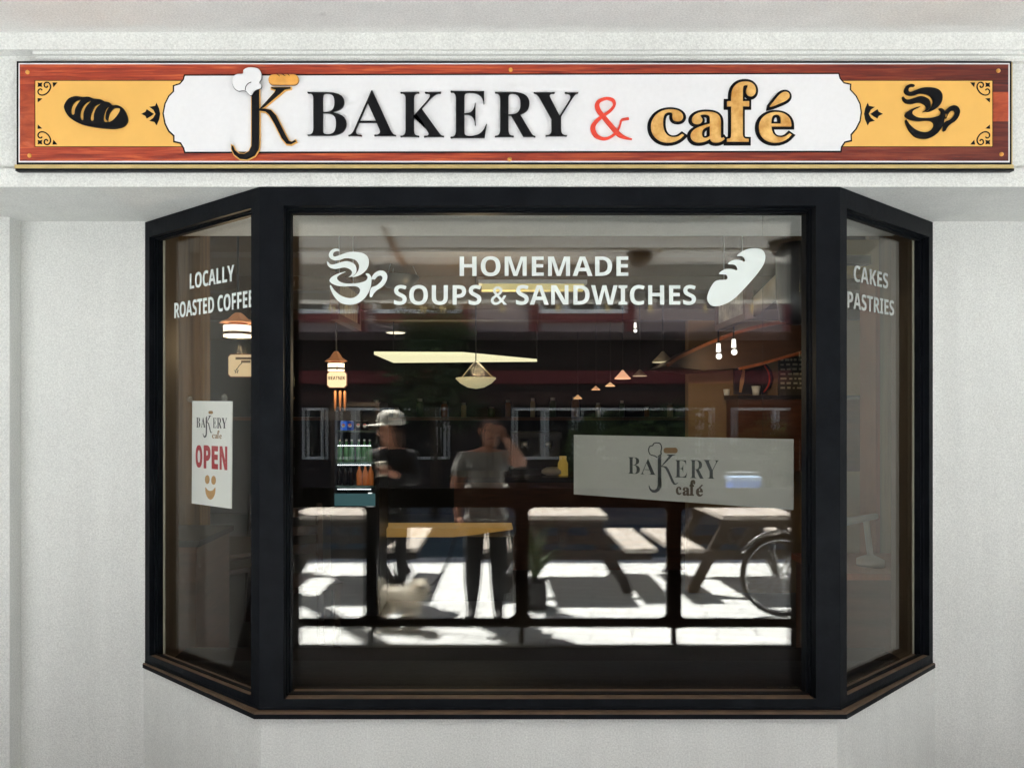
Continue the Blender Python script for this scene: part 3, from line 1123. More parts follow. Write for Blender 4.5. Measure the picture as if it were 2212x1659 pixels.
# pendant bowl lamp
Yb = 2.6
p = at(1028, 840, Yb)
k = (Yb - CAMY) / F
bl_ = bpy.data.lights.new('bowl_bulb', 'POINT')
bl_.energy = 1.6
bl_.color = (1, 0.78, 0.5)
bl_.shadow_soft_size = 0.05
blo = bpy.data.objects.new('bowl_bulb', bl_)
COL.objects.link(blo)
blo.location = p + Vector((0, 0, 0.12))
t = thing_at('bowl_lamp', p, 'shallow glass bowl pendant lamp hanging below the lit panel', 'lamp')
prof = [(0.002, 0), (18 * k, 3 * k), (34 * k, 12 * k), (44 * k, 22 * k), (43 * k, 24 * k), (33 * k, 15 * k), (17 * k, 6 * k), (0.002, 3 * k)]
MB().lathe(prof, (0, 0, 0), 24).build('bowl', emis('bowl_glow', lin((232, 218, 170)), 0.085), t, True)
c = MB()
for a in range(3):
    aa = a * 2.09 + 0.4
    c.tube([(43 * k * math.cos(aa), 43 * k * math.sin(aa), 23 * k), (0, 0, 62 * k)], 0.0025, 5)
c.tube([(0, 0, 62 * k), (0, 0, 2.75 - p.z)], 0.004, 6)
c.build('wire', DARKMETAL, t)

# cone pendants
SHD = M_('pale_lamp_shade', lin((170, 160, 140)), 0.5)
cones = [(1432, 782, 24, 20, 3.4, 0.05, (250, 232, 190), 'grey cone pendant lamp beside the curved bulkhead'),
         (1345, 818, 18, 16, 5.0, 0.28, (255, 190, 150), 'pink glowing cone pendant lamp in the row'),
         (1382, 812, 16, 12, 4.6, 0.05, (255, 220, 180), 'dim cone pendant lamp right of the pink one'),
         (1318, 834, 11, 7, 5.8, 0.25, (255, 200, 150), 'small orange pendant lamp left of the pink one'),
         (1287, 842, 10, 7, 6.6, 0.2, (255, 190, 140), 'smaller orange pendant lamp further back'),
         (1248, 861, 10, 7, 7.4, 0.2, (255, 196, 140), 'smallest orange pendant lamp at the far end of the row')]
for (x_, y_, hw, hh, Y, st, colr, lab) in cones:
    k = (Y - CAMY) / F
    p = at(x_, y_, Y)
    t = thing_at('pendant_lamp', p, lab, 'lamp', 'cone pendant lamps over the counter')
    MB().lathe([(hw * k, 0), (hw * 0.5 * k, hh * 0.6 * k), (hw * 0.2 * k, hh * k), (hw * 0.1 * k, hh * 1.15 * k)], (0, 0, 0), 20).build(
        'lamp_shade', SHD if st < 0.1 else emis('shade_glow', lin(colr), st * 0.55), t, True)
    MB().lathe([(hw * 0.93 * k, -0.004), (hw * 0.93 * k, -0.001)], (0, 0, 0), 16).build('bulb', emis('bulb_glow', lin(colr), 0.28 if st > 0.1 else 0.12), t)
    MB().tube([(0, 0, hh * 1.1 * k), (0, 0, 2.75 - p.z)], 0.004, 6).build('cord', DARKMETAL, t)

# track spots on the right
SPG = emis('spot_glow', (1, 0.95, 0.84), 0.42)
for (x_, y_, lab) in ((1552, 768, 'white spotlight on the bulkhead, the lower of the pair'), (1585, 759, 'white spotlight on the bulkhead, the upper of the pair'), (1372, 713, 'single bright spotlight far back under the ceiling')):
    Y = 2.3 if x_ > 1500 else 6
    k = (Y - CAMY) / F
    p = at(x_, y_, Y)
    t = thing_at('spotlight', p, lab, 'spotlight', 'spotlights on the bulkhead' if x_ > 1500 else None)
    s_ = 1.0 if x_ > 1500 else 0.6
    MB().tube([(0, 0, 26 * k * s_), (0.0, 0, 8 * k * s_)], [4 * k * s_, 5 * k * s_], 10).build('housing', SPG, t, True)
    MB().ball((0, -0.01, -2 * k), 6.5 * k * s_, 10).build('bulb', SPG, t, True)
    MB().tube([(0, 0, 26 * k * s_), (0, 0, (60 if x_ > 1500 else 30) * k)], 0.006, 6).build('stem', DARKMETAL, t)

# lantern lamps
AMBER = emis('amber_shade', lin((200, 136, 90)), 0.06)
WARM = emis('lantern_glass', lin((255, 236, 200)), 0.42)


def lantern(x_, y_, Y, hw, lab, f=1.0):
    """(x_, y_): middle of the shade's lower rim"""
    k = (Y - CAMY) / F
    t = thing_at('lantern_lamp', at(x_, y_, Y), lab, 'lamp', 'wooden lantern lamps near the window')
    MB().lathe([(hw * k, 0), (hw * 0.95 * k, 1.5 * k), (hw * 0.55 * k, 8 * k), (hw * 0.3 * k, 18 * k), (hw * 0.16 * k, 22 * k)], (0, 0, 0), 6).build('lamp_shade', AMBER, t)
    k *= f
    hw /= f
    for a, b_, rr, m, nm in ((-1, -4, 0.5, WOODO, 'collar'), (-4.2, -13, 0.72, WARM, 'glass_band'), (-13.2, -17, 0.76, WOODD, 'lower_band'), (-17.2, -20, 0.72, WARM, 'light_ring')):
        MB().lathe([(hw * rr * k, b_ * k), (hw * rr * k, a * k)], (0, 0, 0), 14).build(nm, m, t)
    MB().tube([(0, 0, 20 * k), (0, 0, 2.75 - at(x_, y_, Y).z)], 0.006, 6).build('cord', DARKMETAL, t)
    pl_ = bpy.data.lights.new('lantern_bulb', 'POINT')
    pl_.energy = 0.4
    pl_.color = (1, 0.72, 0.42)
    pl_.shadow_soft_size = 0.03
    lo = bpy.data.objects.new('lantern_bulb', pl_)
    COL.objects.link(lo)
    lo.parent = t
    lo.location = (0, 0, -0.14)
    return t


lantern(514, 698, 1.05, 42, 'lantern lamp with orange shade behind the left side pane', 1.5)
lantern(726, 781, 2.2, 25, 'lantern lamp with orange shade above the octagonal board')


def octo(hx, hz, c_):
    return [(-hx + c_, -hz), (hx - c_, -hz), (hx, -hz + c_), (hx, hz - c_), (hx - c_, hz), (-hx + c_, hz), (-hx, hz - c_), (-hx, -hz + c_)]


def plaque(x_, y_, Y, hx, hy, lab, words=None, glow=0.10):
    k = (Y - CAMY) / F
    p = at(x_, y_, Y)
    t = thing_at('plaque', p, lab, 'sign', 'octagonal boards hung under the lantern lamps')
    fp = front(0)
    MB().pprism(fp, octo(hx * k, hy * k, 5.5 * k), -0.012, 0.004).build('board', WOODO, t)
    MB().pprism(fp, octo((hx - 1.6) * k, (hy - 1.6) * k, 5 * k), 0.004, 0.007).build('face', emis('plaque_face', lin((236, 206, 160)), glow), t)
    ip = fp.off(0.007)
    if words:
        o = link_mesh('lettering', txt(sans(words), ip, (-18 * k, -0.5 * k, 18 * k, 7 * k), 0.001), INK, t)
    else:
        e = MB()
        for i, (a, b_, zz) in enumerate(((-12, 22, 13), (0, 20, 6))):
            e.pbox(ip, a * k, b_ * k, zz * k, (zz + 5) * k, 0, 0.001)
        e.build('worn_print', M_('faded_print', lin((120, 96, 70)), 0.7), t)
        e = MB()
        for a in range(5):
            aa = math.radians(90 + 72 * a)
            e.pprism(ip, [(-10 * k + 6 * k * math.cos(aa), -12 * k + 6 * k * math.sin(aa)), (-10 * k + 2.4 * k * math.cos(aa + 0.7), -12 * k + 2.4 * k * math.sin(aa + 0.7)),
                          (-10 * k + 2.4 * k * math.cos(aa - 0.7), -12 * k + 2.4 * k * math.sin(aa - 0.7))], 0, 0.0008 + 0.0002 * a)
        e.ribbon(ip, [(-9 * k, -8 * k), (-4 * k, 0), (2 * k, 6 * k)], [1.2 * k] * 3, 0, 0.002)
        e.build('leaf_print', INK, t)
    MB().tube([(0, 0, hy * k), (0, 0, (hy + 10) * k)], 0.003, 5).build('hook', DARKMETAL, t)
    return t


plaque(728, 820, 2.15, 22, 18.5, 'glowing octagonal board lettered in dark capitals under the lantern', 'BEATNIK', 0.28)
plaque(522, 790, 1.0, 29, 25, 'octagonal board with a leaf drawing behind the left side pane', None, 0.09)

# amber tap handles on a dark shelf below the lettered board
p = at(735, 888, 2.3)
k = (2.3 - CAMY) / F
t = thing_at('tap_rack', p, 'dark rack with slim amber tap handles under the octagonal board', 'rack')
MB().box(-40 * k, 45 * k, -0.05, 0.05, -0.06, 0).build('base', DARKMETAL, t)
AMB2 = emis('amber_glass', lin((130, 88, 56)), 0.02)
for x_ in (-11, 0, 10):
    MB().lathe([(2.0 * k, 0), (2.6 * k, 8 * k), (3.4 * k, 40 * k), (2.2 * k, 44 * k)], (x_ * k, 0, 0), 8).build('handle', AMB2, t, True)

# hanging framed boards, edge-on to the window
PICT = M_('brown_print', lin((168, 128, 80)), 0.6, var=0.55, scale=14, stretch=(4, 4, 1), col2=lin((196, 178, 140)))
PICT2 = M_('grey_print', lin((160, 156, 146)), 0.6, var=0.5, scale=16, col2=lin((226, 224, 214)))
def hung(xa_, xb_, yt, yb, Ya, Yb_, m, lab):
    A, B = at(xa_, yt, Ya), at(xb_, yt, Yb_)
    zt_, zb_ = CAMZ - (yt - CY) * (Ya - CAMY) / F, CAMZ - (yb - CY) * (Ya - CAMY) / F
    U = Vector((B.x - A.x, B.y - A.y, 0))
    if U.length == 0:
        return
    c0 = (A + B) / 2
    t = thing_at('hanging_board', (c0.x, c0.y, zb_), lab, 'board', 'framed boards hung from the shop ceiling')
    pl_ = Plane((0, 0, 0), U)
    h, L_ = zt_ - zb_, U.length
    f_ = MB()
    for a, b_, c_, d_ in ((-L_ / 2, L_ / 2, 0, 0.03), (-L_ / 2, L_ / 2, h - 0.03, h), (-L_ / 2, -L_ / 2 + 0.03, 0.03, h - 0.03), (L_ / 2 - 0.03, L_ / 2, 0.03, h - 0.03)):
        f_.pbox(pl_, a, b_, c_, d_, -0.02, 0.02)
    f_.build('frame', WOODD, t)
    MB().pbox(pl_, -L_ / 2 + 0.0305, L_ / 2 - 0.0305, 0.0305, h - 0.0305, -0.008, 0.008).build('picture', m, t)
    MB().tube([pl_.pt(-L_ * 0.3, h, 0), pl_.pt(-L_ * 0.3, 2.75 - zb_, 0)], 0.003, 5).build('wire', STEEL, t)
    MB().tube([pl_.pt(L_ * 0.3, h, 0), pl_.pt(L_ * 0.3, 2.75 - zb_, 0)], 0.003, 5).build('wire', STEEL, t)


hung(722, 772, 588, 690, 0.95, 1.45, PICT, 'brown framed board hanging behind the white cup drawing')
hung(1618, 1552, 598, 690, 0.95, 1.45, PICT2, 'grey framed board hanging behind the white loaf drawing')

# duct and loudspeaker high on the right
a, b_ = at(1625, 668, 2.6), at(1725, 578, 1.1)
t = tag(MB().tube([(0, 0, 0), tuple(b_ - a)], 0.055, 16).build('duct', M_('white_duct', lin((232, 228, 218)), 0.5), None, True), 'white round air duct sloping down behind the loaf drawing', 'duct')
t.location = a
p = at(1722, 610, 0.75)
t = thing_at('loudspeaker', p, 'dark loudspeaker on the inner wall at the top right corner of the glass', 'loudspeaker')
MB().lathe([(0.02, -0.19), (0.075, -0.17), (0.09, -0.05), (0.09, 0.13), (0.07, 0.17), (0.02, 0.18)], (0, 0, 0), 18).build('cabinet', DARKMETAL, t, True)
MB().bar((0.02, 0, 0.1), (0.33, 0.02, 0.1), 0.04, 0.04).build('bracket', DARKMETAL, t)

# right hand bulkhead, wall, shelf
Yq = 3.0
k = (Yq - CAMY) / F
rw = thing_at('bulkhead', at(1600, 760, Yq), 'curved brown bulkhead with orange wooden trim over the lit wall', 'bulkhead')
bp0 = front(0)
org = at(1600, 760, Yq)


def lq(x_, y_):
    p = at(x_, y_, Yq)
    return (p.x - org.x, p.z - org.z)


prof = smooth_pts([lq(*p) for p in ((1440, 790), (1470, 770), (1530, 742), (1600, 716), (1680, 698), (1800, 684))], 4, False)
MB().pprism(bp0, prof + [lq(1800, 735), lq(1690, 770), lq(1600, 795), lq(1520, 800)], -0.6, 0.0).build('panel', M_('bulkhead_brown', lin((58, 38, 28)), 0.5, var=0.4, scale=3, stretch=(1, 1, 6)), rw)
tr_ = MB()
tr_.ribbon(bp0, prof, [7 * k] * len(prof), 0.0005, 0.03)
tr_.build('trim', WOODO, rw)
MB().ribbon(bp0, [lq(1595, 797), lq(1640, 787), lq(1700, 770), lq(1790, 745)], [6 * k] * 4, 0.0005, 0.025).build('trim', WOODO, rw)
MB().box(at(1487, 0, 3.7).x, 5.19, 3.7, 3.8, 0.15, 2.45).build('lit_partition', INTTAN, shop)
pl_ = bpy.data.lights.new('wall_spot', 'SPOT')
pl_.energy = 1.6
pl_.color = (1, 0.72, 0.42)
pl_.spot_size = math.radians(80)
pl_.spot_blend = 0.8
lo = bpy.data.objects.new('wall_spot', pl_)
COL.objects.link(lo)
lo.location = at(1565, 765, 2.32)
lo.rotation_euler = (Vector(at(1640, 830, 3.7)) - lo.location).to_track_quat('-Z', 'Y').to_euler()
Ys = 3.45
k = (Ys - CAMY) / F
p = at(1670, 857, Ys)
sh = thing_at('wall_shelf', p, 'dark shelf with a brown apron along the lit wall on the right', 'shelf')
MB().box(-85 * k, 1.4, -0.1, 0.24, -0.02, 0.01).build('top', DARKMETAL, sh)
MB().box(-80 * k, 1.4, -0.06, 0.24, -0.6, -0.0205).build('apron', WOODD, sh)
p = at(1631, 855, Ys)
t = tag(MB().lathe([(0.025, 0), (0.035, 0.075), (0.032, 0.075), (0.02, 0.01)], (0, 0, 0), 14).build('cup', WHITEP, None, True), 'white paper cup standing on the dark shelf below the round picture', 'cup')
t.location = (p.x, Ys - 0.02, at(0, 857, Ys).z + 0.0105)
t = tag(MB().lathe([(0.02, 0), (0.026, 0.05), (0.024, 0.05), (0.018, 0.006)], (0, 0, 0), 14).build('cup', WHITEP, None, True), 'small cream cup at the left end of the dark shelf', 'cup')
t.location = (at(1568, 855, Ys).x, Ys - 0.02, at(0, 857, Ys).z + 0.0105)
# pictures on the lit wall
p = at(1627, 818, 3.69)
k = (3.69 - CAMY) / F
t = thing_at('round_picture', p, 'dark picture with a red curved rim on the lit wall above the cup', 'picture')
ov = [(-43 * k, -34 * k), (20 * k, -34 * k), (36 * k, -20 * k), (42 * k, 0), (38 * k, 18 * k), (24 * k, 34 * k), (-43 * k, 34 * k)]
MB().pprism(bp0, ov, 0, 0.02).build('canvas', M_('dark_canvas', lin((30, 28, 40)), 0.5, var=0.4, scale=12), t)
MB().ribbon(bp0, smooth_pts([(20 * k, -30 * k), (30 * k, -16 * k), (33 * k, 0), (30 * k, 15 * k), (22 * k, 28 * k)], 3, False), [3 * k] * 13, 0.02, 0.024).build('rim', RED, t)
MB().ribbon(bp0, [(-30 * k, -30 * k), (-26 * k, -5 * k), (-22 * k, 18 * k)], [5 * k, 9 * k, 5 * k], 0.02, 0.023).build('figure_shape', M_('pale_paint', lin((200, 150, 110)), 0.5), t)
p = at(1712, 812, 3.69)
t = thing_at('menu_board', p, 'grey chalk menu board on the lit wall at the right edge of the glass', 'menu board')
MB().pbox(bp0, -32 * k, 60 * k, -42 * k, 42 * k, 0, 0.02).build('board', M_('chalk_board', lin((70, 66, 60)), 0.7, var=0.2, scale=9), t)
e = MB()
random.seed(3)
for r_ in range(7):
    x_ = -28
    while x_ < 52:
        l_ = random.uniform(4, 13)
        e.pbox(bp0, x_ * k, (x_ + l_) * k, (32 - r_ * 10) * k, (35 - r_ * 10 + random.uniform(0, 2)) * k, 0.02, 0.021)
        x_ += l_ + random.uniform(2, 6)
e.build('chalk_lettering', M_('chalk', lin((180, 172, 150)), 0.8), t)

# drinks fridge
Yf = 3.0
k = (Yf - CAMY) / F
O = at(767, 1095, Yf)
fr_ = thing_at('drinks_fridge', (O.x, Yf, 0.15), 'black drinks fridge with lit shelves of cans and bottles on the left', 'fridge')
zb_, zt_ = O.z - 0.15, at(0, 878, Yf).z - 0.15
hw = 44 * k
f_ = MB()
f_.box(-hw - 0.03, -hw, 0, 0.5, 0, zt_)
f_.box(hw, hw + 0.03, 0, 0.5, 0, zt_)
f_.box(-hw - 0.03, hw + 0.03, 0, 0.5, zt_, zt_ + 0.03)
f_.box(-hw, hw, 0.45, 0.5, 0, zt_)
f_.box(-hw, hw, 0, 0.45, 0, zb_)
f_.build('cabinet', DARKMETAL, fr_)
LED = emis('led_strip', (0.85, 0.95, 1), 1.0)
GLSH = M_('shelf_glass', lin((90, 110, 105)), 0.3)
sh_y = [932, 1005, 1062]
shz = []
for y_ in (930, 999, 1050):
    z = at(0, y_, Yf).z - 0.15
    shz.append(z)
    MB().box(-hw + 0.001, hw - 0.001, 0.03, 0.44, z - 0.012, z).build('shelf', GLSH, fr_)
for y_ in (936, 961, 1003, 1056):
    z = at(0, y_, Yf).z - 0.15
MB_led = [(962, ), (1004, ), (1057, )]
for y_ in (963, 1004.5, 1057):
    z = at(0, y_, Yf).z - 0.15
    e = MB()
    for i in range(16):
        u = -hw + 0.02 + i * (2 * hw - 0.05) / 16
        e.box(u, u + 0.008, 0.012, 0.02, z - 0.0025, z + 0.0025)
    e.build('led_strip', LED, fr_)
z0, z1 = at(0, 1092, Yf).z - 0.15, at(0, 1066, Yf).z - 0.15
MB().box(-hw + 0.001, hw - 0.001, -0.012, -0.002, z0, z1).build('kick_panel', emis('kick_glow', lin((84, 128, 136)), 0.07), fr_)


def can(x_, y_, col_, lab):
    p = at(x_, y_, Yf + 0.08)
    t = thing_at('drink_can', (p.x, p.y, 0.15 + shz[0] + 0.0005), lab, 'can', 'cans on the top fridge shelf')
    MB().lathe([(0.024, 0), (0.0265, 0.006), (0.0265, 0.062), (0.022, 0.07)], (0, 0, 0), 16).build('can_body', col_, t, True)
    MB().lathe([(0.021, 0.0702), (0.021, 0.072)], (0, 0, 0), 14).build('lid', STEEL, t)
    e = MB()
    e.lathe([(0.0145, 0.0), (0.0145, 0.0016)], (0, -0.0262, 0.036), 14, 'y')
    e.build('roundel', WHITEP, t)
    e = MB()
    e.pprism(Plane((0, -0.028, 0.036), (1, 0, 0)), [(0.013 * math.cos(a), 0.013 * math.sin(a)) for a in [0.25 + i * 2.6 / 8 for i in range(9)]], 0, 0.0008)
    e.build('roundel_top', RED, t)


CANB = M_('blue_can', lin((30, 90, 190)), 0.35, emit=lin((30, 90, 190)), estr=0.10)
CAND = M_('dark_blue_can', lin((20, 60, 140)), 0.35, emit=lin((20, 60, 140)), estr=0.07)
CANK = M_('black_can', lin((26, 24, 30)), 0.35)
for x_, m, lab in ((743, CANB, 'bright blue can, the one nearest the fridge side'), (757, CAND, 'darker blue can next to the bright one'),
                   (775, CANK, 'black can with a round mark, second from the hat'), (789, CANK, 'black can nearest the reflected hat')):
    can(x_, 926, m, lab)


def bottle(x_, zi, m, capm, h, r, lab, grp, name='drink_bottle'):
    p = at(x_, 1000, Yf + 0.08)
    t = thing_at(name, (p.x, p.y, 0.15 + shz[zi] + 0.0005), lab, 'bottle', grp)
    MB().lathe([(r * 0.95, 0), (r, 0.004), (r, h * 0.55), (r * 0.75, h * 0.7), (r * 0.38, h * 0.8), (r * 0.36, h * 0.92)], (0, 0, 0), 14).build('glass_body', m, t, True)
    MB().lathe([(r * 0.42, h * 0.921), (r * 0.42, h)], (0, 0, 0), 12).build('cap', capm, t)


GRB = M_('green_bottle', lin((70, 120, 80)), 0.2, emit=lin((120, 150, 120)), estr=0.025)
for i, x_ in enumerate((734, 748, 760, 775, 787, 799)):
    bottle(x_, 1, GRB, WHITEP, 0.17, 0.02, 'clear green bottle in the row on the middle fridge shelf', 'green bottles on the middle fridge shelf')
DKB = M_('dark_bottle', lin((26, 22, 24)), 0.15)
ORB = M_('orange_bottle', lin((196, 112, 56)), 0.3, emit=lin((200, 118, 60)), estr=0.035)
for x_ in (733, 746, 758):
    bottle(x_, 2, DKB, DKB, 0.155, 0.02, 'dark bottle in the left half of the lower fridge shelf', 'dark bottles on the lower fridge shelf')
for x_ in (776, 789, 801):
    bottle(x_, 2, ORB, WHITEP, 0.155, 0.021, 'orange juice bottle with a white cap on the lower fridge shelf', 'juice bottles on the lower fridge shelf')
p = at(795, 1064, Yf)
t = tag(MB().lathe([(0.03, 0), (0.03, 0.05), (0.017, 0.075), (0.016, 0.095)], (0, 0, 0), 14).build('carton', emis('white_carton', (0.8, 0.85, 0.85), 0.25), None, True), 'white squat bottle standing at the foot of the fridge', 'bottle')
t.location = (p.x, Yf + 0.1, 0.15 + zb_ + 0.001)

# serving counter and display
ct = thing_at('serving_counter', (0.9, 4.6, 0.15), 'dark serving counter across the back of the shop', 'counter')
MB().box(-1.2, 2.6, 0, 0.7, 0, 0.85).build('front_panel', WOODD, ct)
MB().box(-1.25, 2.65, -0.05, 0.75, 0.8505, 0.9).build('top', M_('dark_stone', lin((40, 36, 34)), 0.25), ct)
for i, (x_, w_, lab) in enumerate(((1195, 26, 'stack of pale plates on the counter, the left one'), (1285, 40, 'wide stack of white plates on the counter near the hanging panel'))):
    k = (4.8 - CAMY) / F
    p = at(x_, 990, 4.8)
    t = tag(MB().lathe([(w_ * 0.6 * k, 0), (w_ * k, 0.02), (w_ * 0.98 * k, 0.05), (w_ * 0.6 * k, 0.075), (0.01, 0.08)], (0, 0, 0), 18).build('plate_stack', WHITEP, None, True), lab, 'plates')
    t.location = (p.x, 4.8, 1.0505)
p = at(1216, 955, 4.75)
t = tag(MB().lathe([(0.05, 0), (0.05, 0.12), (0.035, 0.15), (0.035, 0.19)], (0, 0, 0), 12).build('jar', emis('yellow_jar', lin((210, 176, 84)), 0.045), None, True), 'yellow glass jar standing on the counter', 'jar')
t.location = (p.x, 4.75, 1.0505)
# low bench with a lit yellow front
Yl = 3.4
k = (Yl - CAMY) / F
A, B = at(820, 1141, Yl), at(1108, 1160, Yl)
t = thing_at('low_bench', ((A.x + B.x) / 2, Yl, 0.15), 'low bench with a glowing yellow front edge inside the shop', 'bench')
hl = (B.x - A.x) / 2
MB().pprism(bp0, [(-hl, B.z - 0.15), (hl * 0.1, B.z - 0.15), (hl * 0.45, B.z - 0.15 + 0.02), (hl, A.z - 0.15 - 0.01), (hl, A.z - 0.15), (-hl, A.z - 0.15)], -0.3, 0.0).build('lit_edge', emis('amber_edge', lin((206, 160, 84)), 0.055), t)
MB().box(-hl, hl, 0.02, 0.28, 0, B.z - 0.151).build('base', DARKMETAL, t)
# tall dark cupboard and chair-like shapes left, small white coffee grinder behind the right pane
p = at(1880, 1090, 0.95)
t = thing_at('coffee_grinder', (p.x, 0.95, 0.9505), 'pale bent desk lamp on the ledge behind the right side pane', 'lamp')
PALEG = M_('pale_grey_plastic', lin((150, 148, 140)), 0.5)
MB().lathe([(0.06, 0), (0.06, 0.03), (0.02, 0.05)], (0, 0, 0), 14).build('base', PALEG, t, True)
MB().tube([(0, 0, 0.05), (-0.02, 0, 0.22)], 0.014, 8).build('stem', PALEG, t, True)
MB().tube([(0.03, 0, 0.235), (-0.13, -0.02, 0.21)], [0.014, 0.02], 8).build('arm', PALEG, t, True)
t.name = 'desk_lamp'
t = thing_at('side_cabinet', (2.1, 1.0, 0.15), 'brown side cabinet behind the right side pane', 'cabinet')
MB().box(-0.5, 0.5, -0.2, 0.25, 0, 0.77).build('carcass', WOODD, t)
MB().box(-0.52, 0.52, -0.22, 0.26, 0.7705, 0.8).build('top', WOODO, t)
t = thing_at('side_cabinet', (-1.75, 1.1, 0.15), 'dark cabinet behind the left side pane', 'cabinet')
MB().box(-0.5, 0.4, -0.2, 0.25, 0, 0.9).build('carcass', WOODD, t)
MB().box(-0.52, 0.42, -0.22, 0.26, 0.9005, 0.93).build('top', INTDARK, t)
MB().box(-2.1, -1.60, 1.6, 1.75, 0.15, 2.75).build('pier', PANELW, shop)
MB().box(2.16, 2.75, 1.5, 1.65, 0.15, 2.75).build('pier', PANELW, shop)
MB().box(2.135, 2.159, 1.49, 1.66, 0.15, 2.42).build('pier_trim', WOODO, shop)
MB().box(1.93, 2.158, 1.5, 1.62, 2.43, 2.62).build('lintel', M_('olive_cream', lin((190, 172, 120)), 0.7), shop)


# ---- white hanging panel with the bakery logo
def logo(pl0, mapping, parent, black, orange):
    """logo in the panel crop's own coordinates"""
    k_ = mapping
    p_ = lambda x, y: pl0.uv(*k_(x, y))

    def bx(x0, y0, x1, y1):
        a_, b__ = p_(x0, y1), p_(x1, y0)
        return (a_[0], a_[1], b__[0], b__[1])
    return p_, bx


kP = crop(1960, 1380, 2.458)
AL, AR = at(1239.5, 938, 0.66), at(1713, 950, 0.15)
U = Vector((AR.x - AL.x, AR.y - AL.y, 0))
WPL = Plane((AL.x, AL.y, 0), U)
zt_ = (AL.z + AR.z) / 2
zb_ = (at(0, 1067, 0.66).z + at(0, 1101.7, 0.15).z) / 2
wp = thing_at('logo_panel', ((AL.x + AR.x) / 2, (AL.y + AR.y) / 2, zb_), 'white hanging panel with the bakery logo behind the main pane', 'sign')
loc = Vector(wp.location)


def rel(me):
    for v in me.vertices:
        v.co -= loc
    return me


def relo(o):
    rel(o.data)
    return o


WPANEL = M_('white_acrylic', (0.40, 0.385, 0.35), 0.5)
relo(MB().pbox(WPL, 0, U.length, zb_, zt_, -0.012, 0.0).build('board', WPANEL, wp))
lg_pl = WPL.off(0.001)
pq = lambda x, y: lg_pl.uv(*kP(x, y))


def qbox(x0, y0, x1, y1):
    a_, b__ = pq(x0, y1), pq(x1, y0)
    return (a_[0], a_[1], b__[0], b__[1])


PINK = M_('panel_ink', (0.008, 0.008, 0.01), 0.4)
for ch, bx in (('B', (553, 520, 655, 657)), ('A', (660, 535, 792, 662)), ('E', (955, 545, 1058, 688)), ('R', (1085, 545, 1205, 695)), ('Y', (1200, 545, 1330, 697))):
    link_mesh('letter', rel(txt(BK[ch], lg_pl, qbox(*bx), 0.001, offset=-0.01)), PINK, wp)
K2P = lambda x, y: kP(727 + (x - 75) * (983 - 727) / (800 - 75), 493 + (y - 340) * (822 - 493) / (1132 - 340))
ms, mo = mono(lg_pl, K2P, 0.001)
link_mesh('monogram', rel(join(ms)), PINK, wp)
for ch, bx in (('c', (963, 770, 1012, 838)), ('a', (1020, 775, 1082, 845)), ('f', (1080, 712, 1130, 845)), ('e', (1135, 780, 1195, 852))):
    link_mesh('cafe_letter', rel(txt(CF[ch], lg_pl, qbox(*bx), 0.001, offset=0.02)), M_('brown_letter', lin((70, 52, 34)), 0.5) if ch == 'c' else bpy.data.materials['brown_letter'], wp)
link_mesh('cafe_letter', rel(shape([[pq(1160, 775), pq(1185, 750), pq(1195, 757), pq(1172, 780)]], lg_pl, 0.001)), bpy.data.materials['brown_letter'], wp)
hatl = smooth_pts([pq(*p) for p in ((805, 520), (780, 505), (745, 495), (730, 460), (740, 425), (765, 418), (775, 400), (805, 395), (832, 405), (842, 440), (835, 470), (838, 492), (820, 505))], 3, True)
MB_h = MB()
MB_h.ribbon(lg_pl, hatl, [0.004] * len(hatl), 0, 0.001)
relo(MB_h.build('hat_outline', PINK, wp))
br_ = [pq(x, y) for x, y in rrect(918, 460, 60, 24, 22)]
link_mesh('bread', rel(shape([br_], lg_pl, 0.001)), M_('dark_crust', lin((120, 88, 50)), 0.6), wp)
for u_ in (0.12, 0.88):
    relo(MB().tube([WPL.pt(U.length * u_, zt_, -0.006), WPL.pt(U.length * u_, 2.42, -0.006)], 0.0007, 5).build('wire', DARKMETAL, wp))

# ---- OPEN sign hung inside the left side pane
OPL = LP.off(-0.16)
kO = crop(480, 1300, 2.369)
c0 = OPL.uv(*kO(447, 225))
c1 = OPL.uv(*kO(775, 228))
c2 = OPL.uv(*kO(768, 1113))
op_ = thing_at('open_sign', OPL.pt((c0[0] + c1[0]) / 2, c2[1]), 'white open sign with a smiling face hung inside the left side pane', 'sign')
loc = Vector(op_.location)
relo(MB().pprism(OPL, [OPL.uv(*kO(443, 1068)), c2, c1, c0], -0.004, 0.0).build('board', M_('open_white', (0.86, 0.87, 0.84), 0.5), op_))
o1 = OPL.off(0.0005)
oq = lambda x, y: o1.uv(*kO(x, y))


def obox(x0, y0, x1, y1):
    a_, b__ = oq(x0, y1), oq(x1, y0)
    return (a_[0], a_[1], b__[0], b__[1])


